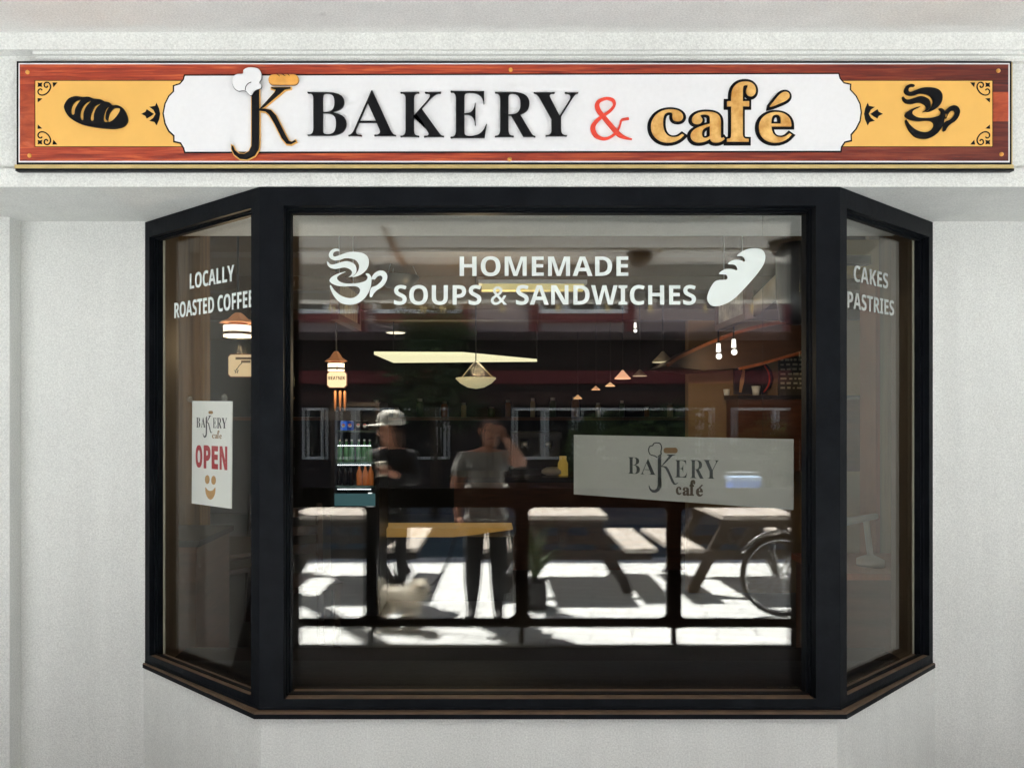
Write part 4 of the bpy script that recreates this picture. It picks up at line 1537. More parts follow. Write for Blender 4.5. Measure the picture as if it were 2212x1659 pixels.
OI = M_('open_ink', (0.03, 0.03, 0.035), 0.5)
for ch, bx in (('B', (482, 362, 513, 443)), ('A', (520, 362, 556, 443)), ('E', (618, 365, 648, 447)), ('R', (652, 365, 690, 450)), ('Y', (690, 366, 735, 450))):
    link_mesh('letter', rel(txt(BK[ch], o1, obox(*bx), 0.0006, offset=-0.01)), OI, op_)
K3P = lambda x, y: kO(536 + (x - 75) * (613 - 536) / (800 - 75), 345 + (y - 340) * (528 - 345) / (1132 - 340))
ms, mo = mono(o1, K3P, 0.0006)
link_mesh('monogram', rel(join(ms)), OI, op_)
for ch, bx in (('c', (612, 500, 632, 533)), ('a', (634, 501, 655, 534)), ('f', (654, 468, 672, 534)), ('e', (672, 503, 690, 537))):
    link_mesh('cafe_letter', rel(txt(CF[ch], o1, obox(*bx), 0.0006)), M_('tan_letter', lin((150, 112, 60)), 0.5) if ch == 'c' else bpy.data.materials['tan_letter'], op_)
link_mesh('bread', rel(shape([[oq(x, y) for x, y in rrect(600, 320, 18, 13, 12)]], o1, 0.0006)), bpy.data.materials['tan_letter'], op_)
OR_ = M_('open_red', lin((178, 36, 48)), 0.5)
for ch, bx in (('O', (476, 590, 530, 772)), ('P', (543, 592, 598, 780)), ('E', (608, 597, 660, 785)), ('N', (674, 600, 736, 790))):
    link_mesh('open_letter', rel(txt(sans(ch), o1, obox(*bx), 0.0006, offset=0.025)), OR_, op_)
TAN = M_('tan_face', lin((196, 148, 84)), 0.5, var=0.2, scale=40)
for x_, y_ in ((572, 872), (624, 878)):
    link_mesh('smile_eye', rel(shape([[oq(x_ + 19 * math.cos(a), y_ + 37 * math.sin(a)) for a in [i * math.pi / 8 for i in range(16)]]], o1, 0.0006)), TAN, op_)
link_mesh('smile_mouth', rel(shape([smooth_pts([oq(*p) for p in ((556, 936), (575, 958), (598, 966), (620, 958), (638, 938), (636, 985), (622, 1020), (600, 1038), (576, 1022), (560, 985))], 3)], o1, 0.0006)), TAN, op_)
SUC = glass_mat('clear_suction_cup', (0.85, 0.87, 0.86), 0.10, 0.1)
for x_, y_ in ((455, 235), (735, 225)):
    u, v = OPL.uv(*kO(x_, y_))
    e = MB()
    cc = OPL.pt(u, v + 0.012, 0.012)
    e.ball(tuple(cc), 0.014, 10)
    relo(e.build('suction_cup', SUC, op_, True))

# ------------------------------------------------------------------ street side, seen mirrored in the panes
t = thing_at('street_lamp', (-2.33, -5.02, 0.002), 'tall dark street lamp post at the kerb whose shadow crosses the pavement', 'street lamp')
MB().lathe([(0.16, 0), (0.15, 0.25), (0.095, 0.35), (0.085, 4.6), (0.07, 5.4)], (0, 0, 0), 14).build('post', RAILBLK, t, True)
MB().lathe([(0.07, 5.4), (0.2, 5.55), (0.22, 5.85), (0.06, 6.0)], (0, 0, 0), 14).build('lantern', DARKMETAL, t, True)
# railing along the edge of the porch
RLY = -2.80
rl = thing_at('railing', (0, RLY, 0), 'black steel railing with ball topped posts along the edge of the porch', 'railing')
posts = [-3.01, -1.92, -0.83, 0.257, 1.36, 2.45, 3.54]
MB().box(posts[0], posts[-1], -0.022, 0.022, 0.985, 1.125).build('top_rail', RAILBLK, rl)
for x_ in posts:
    e = MB()
    e.box(x_ - 0.05, x_ + 0.05, -0.03, 0.03, 0.115, 1.19)
    e.box(x_ - 0.016, x_ + 0.016, -0.02, 0.02, 0.0, 0.1155)
    po = e.build('post', RAILBLK, rl)
    MB().ball((x_, 0, 1.235), 0.05, 12).build('ball_cap', RAILBLK, po, True)
for a, b_ in zip(posts[:-1], posts[1:]):
    e = MB()
    e.box(a + 0.0505, b_ - 0.0505, -0.02, 0.02, 0.118, 0.178)
    for sx, x_ in ((1, a + 0.0505), (-1, b_ - 0.0505)):
        e.pprism(Plane((x_, 0, 0.178), (1, 0, 0)), [(0, 0), (0.04 * sx, 0), (0.012 * sx, 0.012), (0, 0.04)], -0.018, 0.018)
        e.pprism(Plane((x_, 0, 0.9849), (1, 0, 0)), [(0, 0), (0.04 * sx, 0), (0.012 * sx, -0.012), (0, -0.04)], -0.018, 0.018)
    e.build('bottom_rail', RAILBLK, rl)


# picnic tables
SHADEWOOD = M_('shaded_frame_wood', (0.05, 0.042, 0.036), 0.7, var=0.3, scale=8)  # shade under the table is put into this dark colour
PALE = wood('silvered_sunlit_boards', lin((176, 166, 156)), lin((206, 198, 190)), lin((226, 220, 214)), (6, 1, 6), 4)  # silvered tops, with the sun's brightness put into the tone
def picnic():
    t = empty('picnic_table', (0, 0, 0), 'wooden picnic table', 'picnic table', 'cedar picnic tables on the sunny pavement')
    L = 1.2
    e = MB()
    random.seed(11)
    for i in range(5):
        x_ = -0.35 + i * 0.142
        d1, d2 = random.uniform(0, 0.02), random.uniform(0, 0.02)
        e.box(x_, x_ + 0.132, -L / 2 + d1, L / 2 - d2, 0.70, 0.74)
    e.build('tabletop', PALE, t)
    for sx in (-1, 1):
        e = MB()
        for i in range(2):
            x_ = sx * 0.66 - 0.14 + i * 0.142
            e.box(x_, x_ + 0.134, -L / 2 + i * 0.012, L / 2 - i * 0.008, 0.405, 0.445)
        e.build('seat', PALE, t)
    for y_ in (-0.40, 0.40):
        for sx in (-1, 1):
            MB().bar((sx * 0.22, y_, 0.699), (sx * 0.58, y_, 0.0), 0.09, 0.04, up=(0, 1, 0)).build('leg', SHADEWOOD, t)
        MB().bar((-0.78, y_ + 0.041, 0.36), (0.78, y_ + 0.041, 0.36), 0.035, 0.088).build('crossbeam', SHADEWOOD, t)
        MB().bar((-0.33, y_ + 0.041, 0.656), (0.33, y_ + 0.041, 0.656), 0.035, 0.086).build('crossbeam', SHADEWOOD, t)
        MB().bar((0, y_ + math.copysign(0.0, y_), 0.62), (0, y_ * 0.2, 0.38), 0.04, 0.06).build('brace', SHADEWOOD, t)
    return t


def copy_tree(o, parent=None):
    c_ = o.copy()
    COL.objects.link(c_)
    c_.parent = parent
    for ch in list(o.children):
        copy_tree(ch, c_)
    return c_


pt0 = picnic()
for i, (x_, y_, rz, lab) in enumerate(((0.74, -4.68, 0.0, 'cedar picnic table reflected to the right of the photographer'),
                                       (-1.40, -4.72, 0.03, 'cedar picnic table behind the white dog and the person in a cap'),
                                       (2.46, -4.70, -0.04, 'cedar picnic table behind the bicycle with a blue box on it'))):
    t = pt0 if i == 0 else copy_tree(pt0)
    t.location = (x_, y_, 0.002)
    t.rotation_euler = (0, 0, rz)
    t['label'] = lab
t = thing_at('cool_box', (2.66, -5.10, 0.7425), 'bright blue cool box with a paler lid on a picnic table', 'cool box')
BLUEP = M_('blue_plastic', lin((60, 120, 215)), 0.4)
MB().box(-0.14, 0.14, -0.10, 0.10, 0, 0.23).build('box', BLUEP, t)
MB().box(-0.15, 0.15, -0.11, 0.11, 0.2305, 0.265).build('lid', M_('pale_blue_lid', lin((150, 178, 214)), 0.5), t)
MB().tube([(-0.155, 0, 0.2), (-0.16, 0, 0.31), (0.16, 0, 0.31), (0.155, 0, 0.2)], 0.008, 6).build('handle', WHITEP, t)


# bicycle, facing left, leaning on its stand
def wheel(cx_, parent, nm='wheel'):
    r = 0.335
    c = (cx_, 0, r)
    ring = lambda rr, n=40: [(cx_ + rr * math.cos(2 * math.pi * i / n), 0, r + rr * math.sin(2 * math.pi * i / n)) for i in range(n)]
    w_ = MB().tube(ring(r - 0.016), 0.016, 8, True).build(nm, TYRE, parent, True)
    MB().tube(ring(r - 0.04), 0.010, 6, True).build('rim', CHROME, w_, True)
    MB().tube([(cx_, -0.05, r), (cx_, 0.05, r)], 0.02, 10).build('hub', CHROME, w_, True)
    e = MB()
    for i in range(28):
        a = 2 * math.pi * i / 28
        b__ = a + (0.5 if i % 4 < 2 else -0.5)
        y_ = 0.03 if i % 2 else -0.03
        e.tube([(cx_ + 0.018 * math.cos(b__), y_, r + 0.018 * math.sin(b__)), (cx_ + 0.294 * math.cos(a), 0, r + 0.294 * math.sin(a))], 0.0016, 4)
    e.build('spokes', CHROME, w_)
    return w_


TYRE = M_('tyre_rubber', (0.012, 0.012, 0.012), 0.7)
CHROME = M_('bike_chrome', (0.6, 0.6, 0.6), 0.2, metal=1.0)
FRAME = M_('bike_frame_paint', (0.012, 0.013, 0.016), 0.25)
bk = thing_at('bicycle', (2.42, -3.50, 0.002), 'black bicycle with thin spoked wheels parked in front of a picnic table', 'bicycle', None, 0.05)
wheel(0, bk)
wheel(1.04, bk)
H, S_, B_ = Vector((0.17, 0, 0.80)), Vector((0.66, 0, 0.62)), Vector((0.60, 0, 0.29))
e = MB()
e.tube([(0.155, 0, 0.84), (0.20, 0, 0.69)], 0.022, 10)
e.tube([(0.175, 0, 0.78), tuple(S_)], 0.016, 10)
e.tube([(0.20, 0, 0.69), tuple(B_)], 0.019, 10)
e.tube([tuple(B_), (0.70, 0, 0.80)], 0.016, 10)
for y_ in (-0.05, 0.05):
    e.tube([tuple(S_), (1.04, y_, 0.335)], 0.009, 8)
    e.tube([tuple(B_), (1.04, y_, 0.335)], 0.009, 8)
e.build('frame', FRAME, bk, True)
e = MB()
for y_ in (-0.055, 0.055):
    e.tube([(0.20, y_ * 0.7, 0.69), (0.10, y_, 0.50), (0.0, y_, 0.335)], [0.014, 0.012, 0.009], 8)
e.build('fork', CHROME, bk, True)
for c_ in (0, 1.04):
    n = 22
    a0, a1 = (math.radians(20), math.radians(170)) if c_ else (math.radians(38), math.radians(150))
    e = MB()
    e.tube([(c_ + 0.362 * math.cos(a0 + (a1 - a0) * i / n), 0, 0.335 + 0.362 * math.sin(a0 + (a1 - a0) * i / n)) for i in range(n + 1)], 0.014, 6)
    e.build('mudguard', CHROME, bk, True)
e = MB().tube([(0.155, 0, 0.84), (0.13, 0, 0.93), (0.10, 0, 0.95)], 0.013, 8)
e.tube([(0.26, -0.28, 0.99), (0.12, -0.2, 0.98), (0.10, 0, 0.95), (0.12, 0.2, 0.98), (0.26, 0.28, 0.99)], 0.012, 8)
e.build('handlebar', CHROME, bk, True)
for y_ in (-0.28, 0.28):
    MB().tube([(0.20, y_ * 0.95, 0.987), (0.33, y_ * 1.03, 0.993)], 0.017, 8).build('grip', TYRE, bk, True)
MB().tube([(0.695, 0, 0.79), (0.72, 0, 0.93)], 0.012, 8).build('seat_post', CHROME, bk, True)
e = MB()
e.ball((0.77, 0, 0.945), 0.1, 12, (1.0, 0.95, 0.32))
e.tube([(0.74, 0, 0.95), (0.56, 0, 0.945)], [0.05, 0.022], 10)
e.build('saddle', TYRE, bk, True)
e = MB().lathe([(0.09, -0.003), (0.09, 0.003)], (0.60, 0.055, 0.29), 24, 'y')
e.build('chainring', CHROME, bk)
e = MB()
e.tube([(0.60, 0.07, 0.29), (0.72, 0.07, 0.17)], 0.009, 6)
e.tube([(0.60, -0.07, 0.29), (0.48, -0.07, 0.41)], 0.009, 6)
e.tube([(0.60, -0.075, 0.29), (0.60, 0.075, 0.29)], 0.012, 6)
e.build('crank', CHROME, bk, True)
MB().box(0.68, 0.77, 0.075, 0.15, 0.16, 0.18).build('pedal', TYRE, bk)
MB().box(0.43, 0.52, -0.15, -0.075, 0.40, 0.42).build('pedal', TYRE, bk)
MB().tube([(0.66, 0.05, 0.28), (0.72, 0.16, 0.0)], 0.008, 6).build('kickstand', CHROME, bk)
MB().tube([(0.11, 0, 0.86), (0.08, 0, 0.86)], [0.035, 0.03], 12).build('headlight', CHROME, bk, True)


# plants
def leafmesh(n, fn, size, seed, mats_n=2):
    random.seed(seed)
    m = MB()
    for i in range(n):
        p, sc = fn()
        p = Vector(p)
        d = Vector((random.gauss(0, 1), random.gauss(0, 1), random.gauss(0, 0.8))).normalized()
        x_ = d.cross(Vector((random.random() - 0.5, random.random() - 0.5, random.random() - 0.5))).normalized()
        L_ = size * sc * random.uniform(0.6, 1.3)
        m.mi = random.randrange(mats_n)
        a = p
        m.add([a, a + d * L_ * 0.5 + x_ * L_ * 0.28, a + d * L_, a + d * L_ * 0.5 - x_ * L_ * 0.28], [(0, 1, 2, 3)])
    return m


LEAFA = M_('dark_leaf', (0.030, 0.045, 0.022), 0.55)
LEAFB = M_('mid_leaf', (0.055, 0.085, 0.034), 0.55)
BARK = M_('bark', (0.07, 0.05, 0.035), 0.85, var=0.3, scale=8, stretch=(4, 4, 1))
tb = mir(935, 0, 11.7)
tr = thing_at('street_tree', (tb.x, tb.y, -0.004), 'small leafy street tree standing before the far shop front', 'tree')
e = MB()
e.tube([(0, 0, 0), (0.02, 0, 0.9), (-0.01, 0.03, 1.7), (0.03, 0, 2.5), (0.05, 0.02, 3.2)], [0.075, 0.06, 0.05, 0.03, 0.008], 8)
random.seed(5)
limbs = []
for i in range(11):
    z = 1.45 + i * 0.15
    a = i * 2.4
    L_ = 0.75 - 0.045 * i
    tip = Vector((math.cos(a) * L_, math.sin(a) * L_ * 0.8, z + 0.25))
    limbs.append((Vector((0, 0, z)), tip))
    e.tube([(0, 0, z), tuple((Vector((0, 0, z)) + tip) / 2 + Vector((0, 0, 0.06))), tuple(tip)], [0.025, 0.016, 0.006], 6)
e.build('trunk', BARK, tr, True)


def crown_pt():
    a_, b__ = random.choice(limbs)
    f = random.random() ** 0.6
    p = a_.lerp(b__, 0.25 + 0.8 * f)
    s_ = 0.15
    return (p + Vector((random.gauss(0, s_), random.gauss(0, s_), random.gauss(0, s_ * 0.8))), 1)


leafmesh(3600, crown_pt, 0.10, 21).build('crown', [LEAFA, LEAFB], tr, recalc=False)
for i, (px_, w_, h_, d, lab) in enumerate(((1300, 0.75, 0.85, 13.4, 'round green shrub before the far windows, the left one'), (1455, 1.1, 1.0, 13.3, 'wide green shrub before the far windows'),
                                           (1660, 0.7, 0.7, 13.5, 'small green shrub before the far window nearest the bicycle'))):
    b0 = mir(px_, 0, d)
    t = thing_at('shrub', (b0.x, b0.y, -0.004), lab, 'shrub', 'shrubs along the far shop front')

    def shp(w_=w_, h_=h_):
        while True:
            p = Vector((random.uniform(-1, 1), random.uniform(-1, 1), random.uniform(-1, 1)))
            if p.length < 1 and p.length > 0.45:
                return (Vector((p.x * w_, p.y * 0.45, 0.85 + p.z * h_)), 1)
    e = MB()
    for j in range(5):
        e.tube([(random.uniform(-.1, .1), 0, 0), (random.uniform(-.5, .5) * w_, random.uniform(-.2, .2), 0.9)], [0.025, 0.008], 5)
    e.build('stems', BARK, t)
    leafmesh(1300, shp, 0.13, 40 + i).build('foliage', [LEAFB, M_('light_leaf', (0.10, 0.15, 0.05), 0.5) if i == 0 else bpy.data.materials['light_leaf']], t, recalc=False)
b0 = mir(1152, 0, 6.35)
t = thing_at('flower_pot', (b0.x, b0.y, 0.002), 'dark square planter with spiky leaves beside the railing post', 'planter')
e = MB()
e.prism([(-0.1, -0.1), (0.1, -0.1), (0.1, 0.1), (-0.1, 0.1)], 0, 0.22)
e.build('pot', DARKMETAL, t)
random.seed(9)
e = MB()
for i in range(46):
    a = random.uniform(0, 6.28)
    L_ = random.uniform(0.2, 0.5)
    o_ = random.uniform(0.25, 0.9)
    pts_ = [Vector((0, 0, 0.22)) + Vector((math.cos(a), math.sin(a), 0)) * L_ * o_ * f + Vector((0, 0, 1)) * L_ * (1.5 * f - 0.9 * f * f * o_) for f in (0, 0.35, 0.7, 1.0)]
    sd = Vector((-math.sin(a), math.cos(a), 0))
    ws_ = [0.012, 0.02, 0.014, 0.001]
    vs = []
    for p, w_ in zip(pts_, ws_):
        vs += [p - sd * w_, p + sd * w_]
    e.add(vs, [(0, 1, 3, 2), (2, 3, 5, 4), (4, 5, 7, 6)])
e.build('leaves', LEAFB, t, recalc=False)

# far building
FY, GY = -10.0, -11.5
fb = thing_at('far_building', (0, FY, 0), 'lilac and maroon shop building across the street with white framed windows', 'building')
LILAC = M_('lilac_render', lin((176, 160, 160)), 0.8, var=0.06, scale=2)
LILACB = M_('lilac_band', lin((132, 118, 120)), 0.8, var=0.06, scale=2)
MAROON = M_('maroon_paint', lin((112, 40, 48)), 0.6, var=0.1, scale=3)
FDARK = M_('far_dark_wall', lin((52, 44, 46)), 0.8, var=0.15, scale=2)
FRAMEW = M_('white_window_frame', (0.72, 0.74, 0.76), 0.5)
FGL = M_('far_dark_glass', (0.012, 0.014, 0.018), 0.06)
fx = lambda px_: (px_ - CX) * 12.56 / F
fz = lambda py_: CAMZ + (CY - py_) * 12.56 / F
zb_ = fz(717)
MB().box(-22, 22, -9, 0, zb_, 9.3).build('upper_wall', LILAC, fb)
MB().box(-22.2, 22.2, -9.2, 0.12, 9.3, 9.45).build('roof', M_('far_roof', lin((70, 60, 58)), 0.7), fb)
MB().box(-22, 22, 0.0, 0.03, zb_ + 0.0, fz(697)).build('lower_band', LILACB, fb)
cols = [-330, -120, 90, 320, 560, 778, 1002, 1151, 1357, 1698, 1900, 2120, 2340]
for c_ in cols:
    MB().box(fx(c_) - 0.075, fx(c_) + 0.075, 0.0305, 0.08, zb_, 9.29).build('pilaster', MAROON, fb)
fwin = [(100, 310), (330, 550), (570, 768), (806, 993), (1163, 1348), (1710, 1890), (1910, 2110)]
for a, b_ in fwin:
    x0_, x1_, z0_, z1_ = fx(a), fx(b_), fz(678), 4.35
    e = MB()
    t_ = 0.07
    e.box(x0_, x1_, 0.0, 0.07, z0_, z0_ + t_)
    e.box(x0_, x1_, 0.0, 0.07, z1_ - t_, z1_)
    e.box(x0_, x0_ + t_, 0.0, 0.07, z0_ + t_, z1_ - t_)
    e.box(x1_ - t_, x1_, 0.0, 0.07, z0_ + t_, z1_ - t_)
    for f in (0.3, 0.68):
        xm_ = x0_ + (x1_ - x0_) * f
        e.box(xm_ - 0.05, xm_ + 0.05, 0.0, 0.065, z0_ + t_, z1_ - t_)
    wn_ = e.build('window', FRAMEW, fb)
    MB().box(x0_ + t_, x1_ - t_, 0.001, 0.02, z0_ + t_, z1_ - t_).build('pane', FGL, wn_)
    MB().box(x0_ - 0.0, x1_, 0.0305, 0.075, fz(697), z0_ - 0.001).build('sill_band', MAROON, fb)
# recessed ground floor
gd = 14.06
gx = lambda px_: (px_ - CX) * gd / F
gz = lambda py_: CAMZ + (CY - py_) * gd / F
MB().box(-22, 22, -9, -1.5, 0, zb_).build('ground_floor_wall', FDARK, fb)
MB().box(-22, 22, -1.5, -1.40, gz(829), gz(801)).build('fascia_band', MAROON, fb)
MB().box(-22, 22, -1.5, -1.43, gz(874), gz(846)).build('fascia_board', M_('brown_fascia', lin((70, 50, 48)), 0.7, var=0.4, scale=7), fb)
for a, b_ in ((250, 400), (430, 600), (654, 700), (726, 964), (1105, 1240), (1247, 1535), (1577, 1760), (1800, 2000)):
    x0_, x1_, z0_, z1_ = gx(a), gx(b_), gz(992), gz(881)
    e = MB()
    t_ = 0.05
    e.box(x0_, x1_, -1.5, -1.43, z0_, z0_ + t_)
    e.box(x0_, x1_, -1.5, -1.43, z1_ - t_, z1_)
    e.box(x0_, x0_ + t_, -1.5, -1.43, z0_ + t_, z1_ - t_)
    e.box(x1_ - t_, x1_, -1.5, -1.43, z0_ + t_, z1_ - t_)
    if b_ - a > 130:
        for f in ((0.16, 0.9) if b_ - a > 200 else (0.5,)):
            xm_ = x0_ + (x1_ - x0_) * f
            e.box(xm_ - 0.045, xm_ + 0.045, -1.5, -1.435, z0_ + t_, z1_ - t_)
    wn_ = e.build('window', FRAMEW, fb)
    MB().box(x0_ + t_, x1_ - t_, -1.499, -1.48, z0_ + t_, z1_ - t_).build('pane', FGL, wn_)
for x_ in (-9, -5.2, 5.6, 9.5):
    MB().box(x_ - 0.14, x_ + 0.14, -0.32, -0.04, -0.004, zb_).build('arcade_post', FDARK, fb)

# string of small lamps along the edge of the porch ceiling
st_ = thing_at('string_lights', (0, -3.84, 2.63), 'string of small amber bulbs along the edge of the porch ceiling', 'string lights')
xs = [-1.95, -1.87, -1.34, -1.2, -0.55, -0.38, 0.14, 0.62, 1.05, 1.42, 1.9, 2.3, 2.8, 2.9, 3.4]
MB().tube([(x_, 0, -0.02 - 0.012 * math.sin(i * 2.1)) for i, x_ in enumerate([-4, -3] + xs + [4.2])], 0.004, 5).build('cable', DARKMETAL, st_)
BULB = emis('amber_bulb', lin((238, 214, 160)), 0.35)
for x_ in xs:
    MB().lathe([(0.006, -0.02), (0.012, -0.04), (0.015, -0.06), (0.008, -0.088), (0.002, -0.098)], (x_, 0, 0), 10).build('bulb', BULB, st_, True)


# ------------------------------------------------------------------ people and the dog
def skinned(name, joints, bones, root, mats, pick, parent, sub=2, smooth=True):
    """one continuous body: joints {name: (x, y, z, rx[, ry])}, bones [(a, b)]"""
    names = list(joints)
    me = bpy.data.meshes.new('skeleton')
    me.from_pydata([joints[n][:3] for n in names], [(names.index(a), names.index(b_)) for a, b_ in bones], [])
    o = bpy.data.objects.new('skeleton', me)
    COL.objects.link(o)
    sk = o.modifiers.new('skin', 'SKIN')
    sk.branch_smoothing = 0.4
    sk.use_smooth_shade = True
    for i, n in enumerate(names):
        j = joints[n]
        sv = me.skin_vertices[0].data[i]
        sv.radius = (j[3], j[4] if len(j) > 4 else j[3])
        sv.use_root = n == root
    sb = o.modifiers.new('sub', 'SUBSURF')
    sb.levels = sb.render_levels = sub
    dg = bpy.context.evaluated_depsgraph_get()
    m2 = bpy.data.meshes.new_from_object(o.evaluated_get(dg))
    bpy.data.objects.remove(o)
    m2.materials.clear()
    ob = link_mesh(name, m2, mats, parent, smooth)
    for p in m2.polygons:
        p.material_index = pick(p.center)
    return ob


SKIN = M_('skin', lin((205, 146, 120)), 0.55)
SHIRT = M_('white_tshirt', (0.42, 0.415, 0.40), 0.85, var=0.06, scale=14, bump=0.25, bscale=18)
LEGG = M_('black_leggings', (0.014, 0.014, 0.016), 0.75)
SHOE = M_('dark_shoe', (0.02, 0.02, 0.024), 0.6)
SOLE = M_('white_sole', (0.7, 0.7, 0.68), 0.6)
HAIR = M_('brown_hair', lin((66, 42, 30)), 0.55, var=0.4, scale=30, stretch=(1, 1, 0.2))
JACKET = M_('dark_jacket', (0.016, 0.017, 0.022), 0.8, bump=0.3, bscale=14)
CAPW = M_('white_cap', (0.82, 0.80, 0.74), 0.8)


def hand(J, B, root, wrist, d, side, curl, pre, r=0.0085):
    """five separate fingers grown from a wrist joint. d: hand direction, side: thumb side, curl: palm normal"""
    d, side, curl = Vector(d).normalized(), Vector(side).normalized(), Vector(curl).normalized()
    w_ = Vector(wrist)
    pm = w_ + d * 0.05
    J[pre + 'palm'] = (*pm, 0.030, 0.018)
    B.append((root, pre + 'palm'))
    for i, (o_, L_) in enumerate(((0.027, 0.072), (0.009, 0.08), (-0.009, 0.075), (-0.026, 0.06))):
        a = pm + d * 0.035 + side * o_
        b_ = a + d * L_ * 0.5 + curl * L_ * 0.18
        c_ = b_ + d * L_ * 0.28 + curl * L_ * 0.42
        for q_, p, rr in (('k', a, r * 1.15), ('m', b_, r), ('t', c_, r * 0.8)):
            J[f'{pre}{i}{q_}'] = (*p, rr)
        B += [(pre + 'palm', f'{pre}{i}k'), (f'{pre}{i}k', f'{pre}{i}m'), (f'{pre}{i}m', f'{pre}{i}t')]
    a = pm + side * 0.036 - d * 0.005
    b_ = a + side * 0.022 + d * 0.03 + curl * 0.012
    c_ = b_ + d * 0.026 + curl * 0.012
    for q_, p, rr in (('k', a, r * 1.3), ('m', b_, r * 1.1), ('t', c_, r * 0.85)):
        J[f'{pre}T{q_}'] = (*p, rr)
    B += [(pre + 'palm', pre + 'Tk'), (pre + 'Tk', pre + 'Tm'), (pre + 'Tm', pre + 'Tt')]


def head_bits(parent, c, fwd, sc=1.0):
    """eyes, brows, mouth and ears on a head whose middle is c, looking along fwd"""
    f = Vector(fwd).normalized()
    s_ = f.cross(Vector((0, 0, 1))).normalized()
    c = Vector(c)
    for sg in (-1, 1):
        p = c + f * 0.083 * sc + s_ * 0.032 * sg * sc + Vector((0, 0, 0.006))
        MB().ball(p, 0.010 * sc, 8).build('eye', INK, parent, True)
        q_ = c + s_ * 0.082 * sg * sc - f * 0.005
        MB().ball(q_, 0.024 * sc, 8, (0.5, 0.7, 1.2)).build('ear', SKIN, parent, True)
    p = c + f * 0.080 * sc + Vector((0, 0, -0.062 * sc))
    MB().bar(p - s_ * 0.022, p + s_ * 0.022, 0.012, 0.009).build('mouth', M_('lip', lin((150, 70, 66)), 0.5) if 'lip' not in bpy.data.materials else bpy.data.materials['lip'], parent)


# photographer
ph = thing_at('person', (0.0, -3.38, 0.002), 'person in a white t-shirt and black leggings raising a phone to photograph the window', 'person')
J = {'pelvis': (0, 0, 0.90, 0.150, 0.115), 'waist': (0, 0.01, 1.04, 0.128, 0.102), 'chest': (0, 0.0, 1.19, 0.140, 0.112), 'collar': (0, -0.01, 1.305, 0.11, 0.08),
     'neck': (0.02, 0.0, 1.385, 0.054), 'jaw': (0.035, 0.03, 1.45, 0.066, 0.07), 'skull': (0.035, 0.02, 1.525, 0.078, 0.09), 'crown': (0.035, 0.005, 1.60, 0.055, 0.07),
     'nose': (0.035, 0.118, 1.495, 0.014),
     'hipR': (0.09, 0, 0.78, 0.112), 'kneeR': (0.10, 0.015, 0.47, 0.078), 'calfR': (0.10, -0.015, 0.34, 0.076), 'ankR': (0.095, -0.02, 0.09, 0.044), 'toeR': (0.105, 0.13, 0.032, 0.034),
     'hipL': (-0.09, 0, 0.78, 0.112), 'kneeL': (-0.105, 0.015, 0.47, 0.078), 'calfL': (-0.11, -0.015, 0.34, 0.076), 'ankL': (-0.115, -0.02, 0.09, 0.044), 'toeL': (-0.13, 0.13, 0.032, 0.034),
     'shR': (0.175, -0.005, 1.31, 0.064), 'elR': (0.275, 0.30, 1.28, 0.046), 'wrR': (0.135, 0.59, 1.49, 0.029),
     'shL': (-0.175, -0.005, 1.31, 0.064), 'elL': (-0.245, 0.0, 1.06, 0.045), 'wrL': (-0.225, 0.09, 0.87, 0.028)}
B = [('pelvis', 'waist'), ('waist', 'chest'), ('chest', 'collar'), ('collar', 'neck'), ('neck', 'jaw'), ('jaw', 'skull'), ('skull', 'crown'), ('skull', 'nose'),
     ('pelvis', 'hipR'), ('hipR', 'kneeR'), ('kneeR', 'calfR'), ('calfR', 'ankR'), ('ankR', 'toeR'), ('pelvis', 'hipL'), ('hipL', 'kneeL'), ('kneeL', 'calfL'), ('calfL', 'ankL'), ('ankL', 'toeL'),
     ('collar', 'shR'), ('shR', 'elR'), ('elR', 'wrR'), ('collar', 'shL'), ('shL', 'elL'), ('elL', 'wrL')]
hand(J, B, 'wrR', J['wrR'][:3], (-0.45, 0.75, 0.7), (-0.8, -0.1, -0.2), (-0.2, 0.4, 0.0), 'r')
hand(J, B, 'wrL', J['wrL'][:3], (0.05, 0.25, -0.95), (0.3, 0.9, 0.1), (0.9, 0, 0), 'l')


def pick_w(c):
    return 2 if c.z < 0.10 else 1 if c.z < 1.0 and abs(c.x) < 0.2 and not (c.z > 0.72 and c.x < -0.185) else 0


skinned('body', J, B, 'pelvis', [SKIN, LEGG, SHOE], pick_w, ph)
JS = {'hem': (0, 0.0, 0.83, 0.172, 0.142), 'hip': (0, 0, 0.92, 0.166, 0.138), 'waist': (0, 0.01, 1.04, 0.148, 0.125), 'chest': (0, 0.0, 1.19, 0.158, 0.132), 'collar': (0, -0.01, 1.315, 0.125, 0.095), 'top': (0.01, -0.005, 1.352, 0.085, 0.075),
      'shR': (0.18, -0.003, 1.31, 0.078), 'slR': (0.235, 0.15, 1.288, 0.070), 'shL': (-0.18, -0.005, 1.31, 0.078), 'slL': (-0.226, 0.0, 1.14, 0.068)}
skinned('t_shirt', JS, [('hem', 'hip'), ('hip', 'waist'), ('waist', 'chest'), ('chest', 'collar'), ('collar', 'top'), ('collar', 'shR'), ('shR', 'slR'), ('collar', 'shL'), ('shL', 'slL')], 'hip', [SHIRT], lambda c: 0, ph)
JH = {'a': (0.035, -0.02, 1.60, 0.078, 0.09), 'b': (0.035, -0.045, 1.52, 0.088, 0.07), 'c': (0.035, -0.06, 1.43, 0.07, 0.05), 'd': (0.035, -0.065, 1.37, 0.04, 0.03)}
skinned('hair', JH, [('a', 'b'), ('b', 'c'), ('c', 'd')], 'b', [HAIR], lambda c: 0, ph)
head_bits(ph, (0.035, 0.02, 1.525), (0, 1, 0))
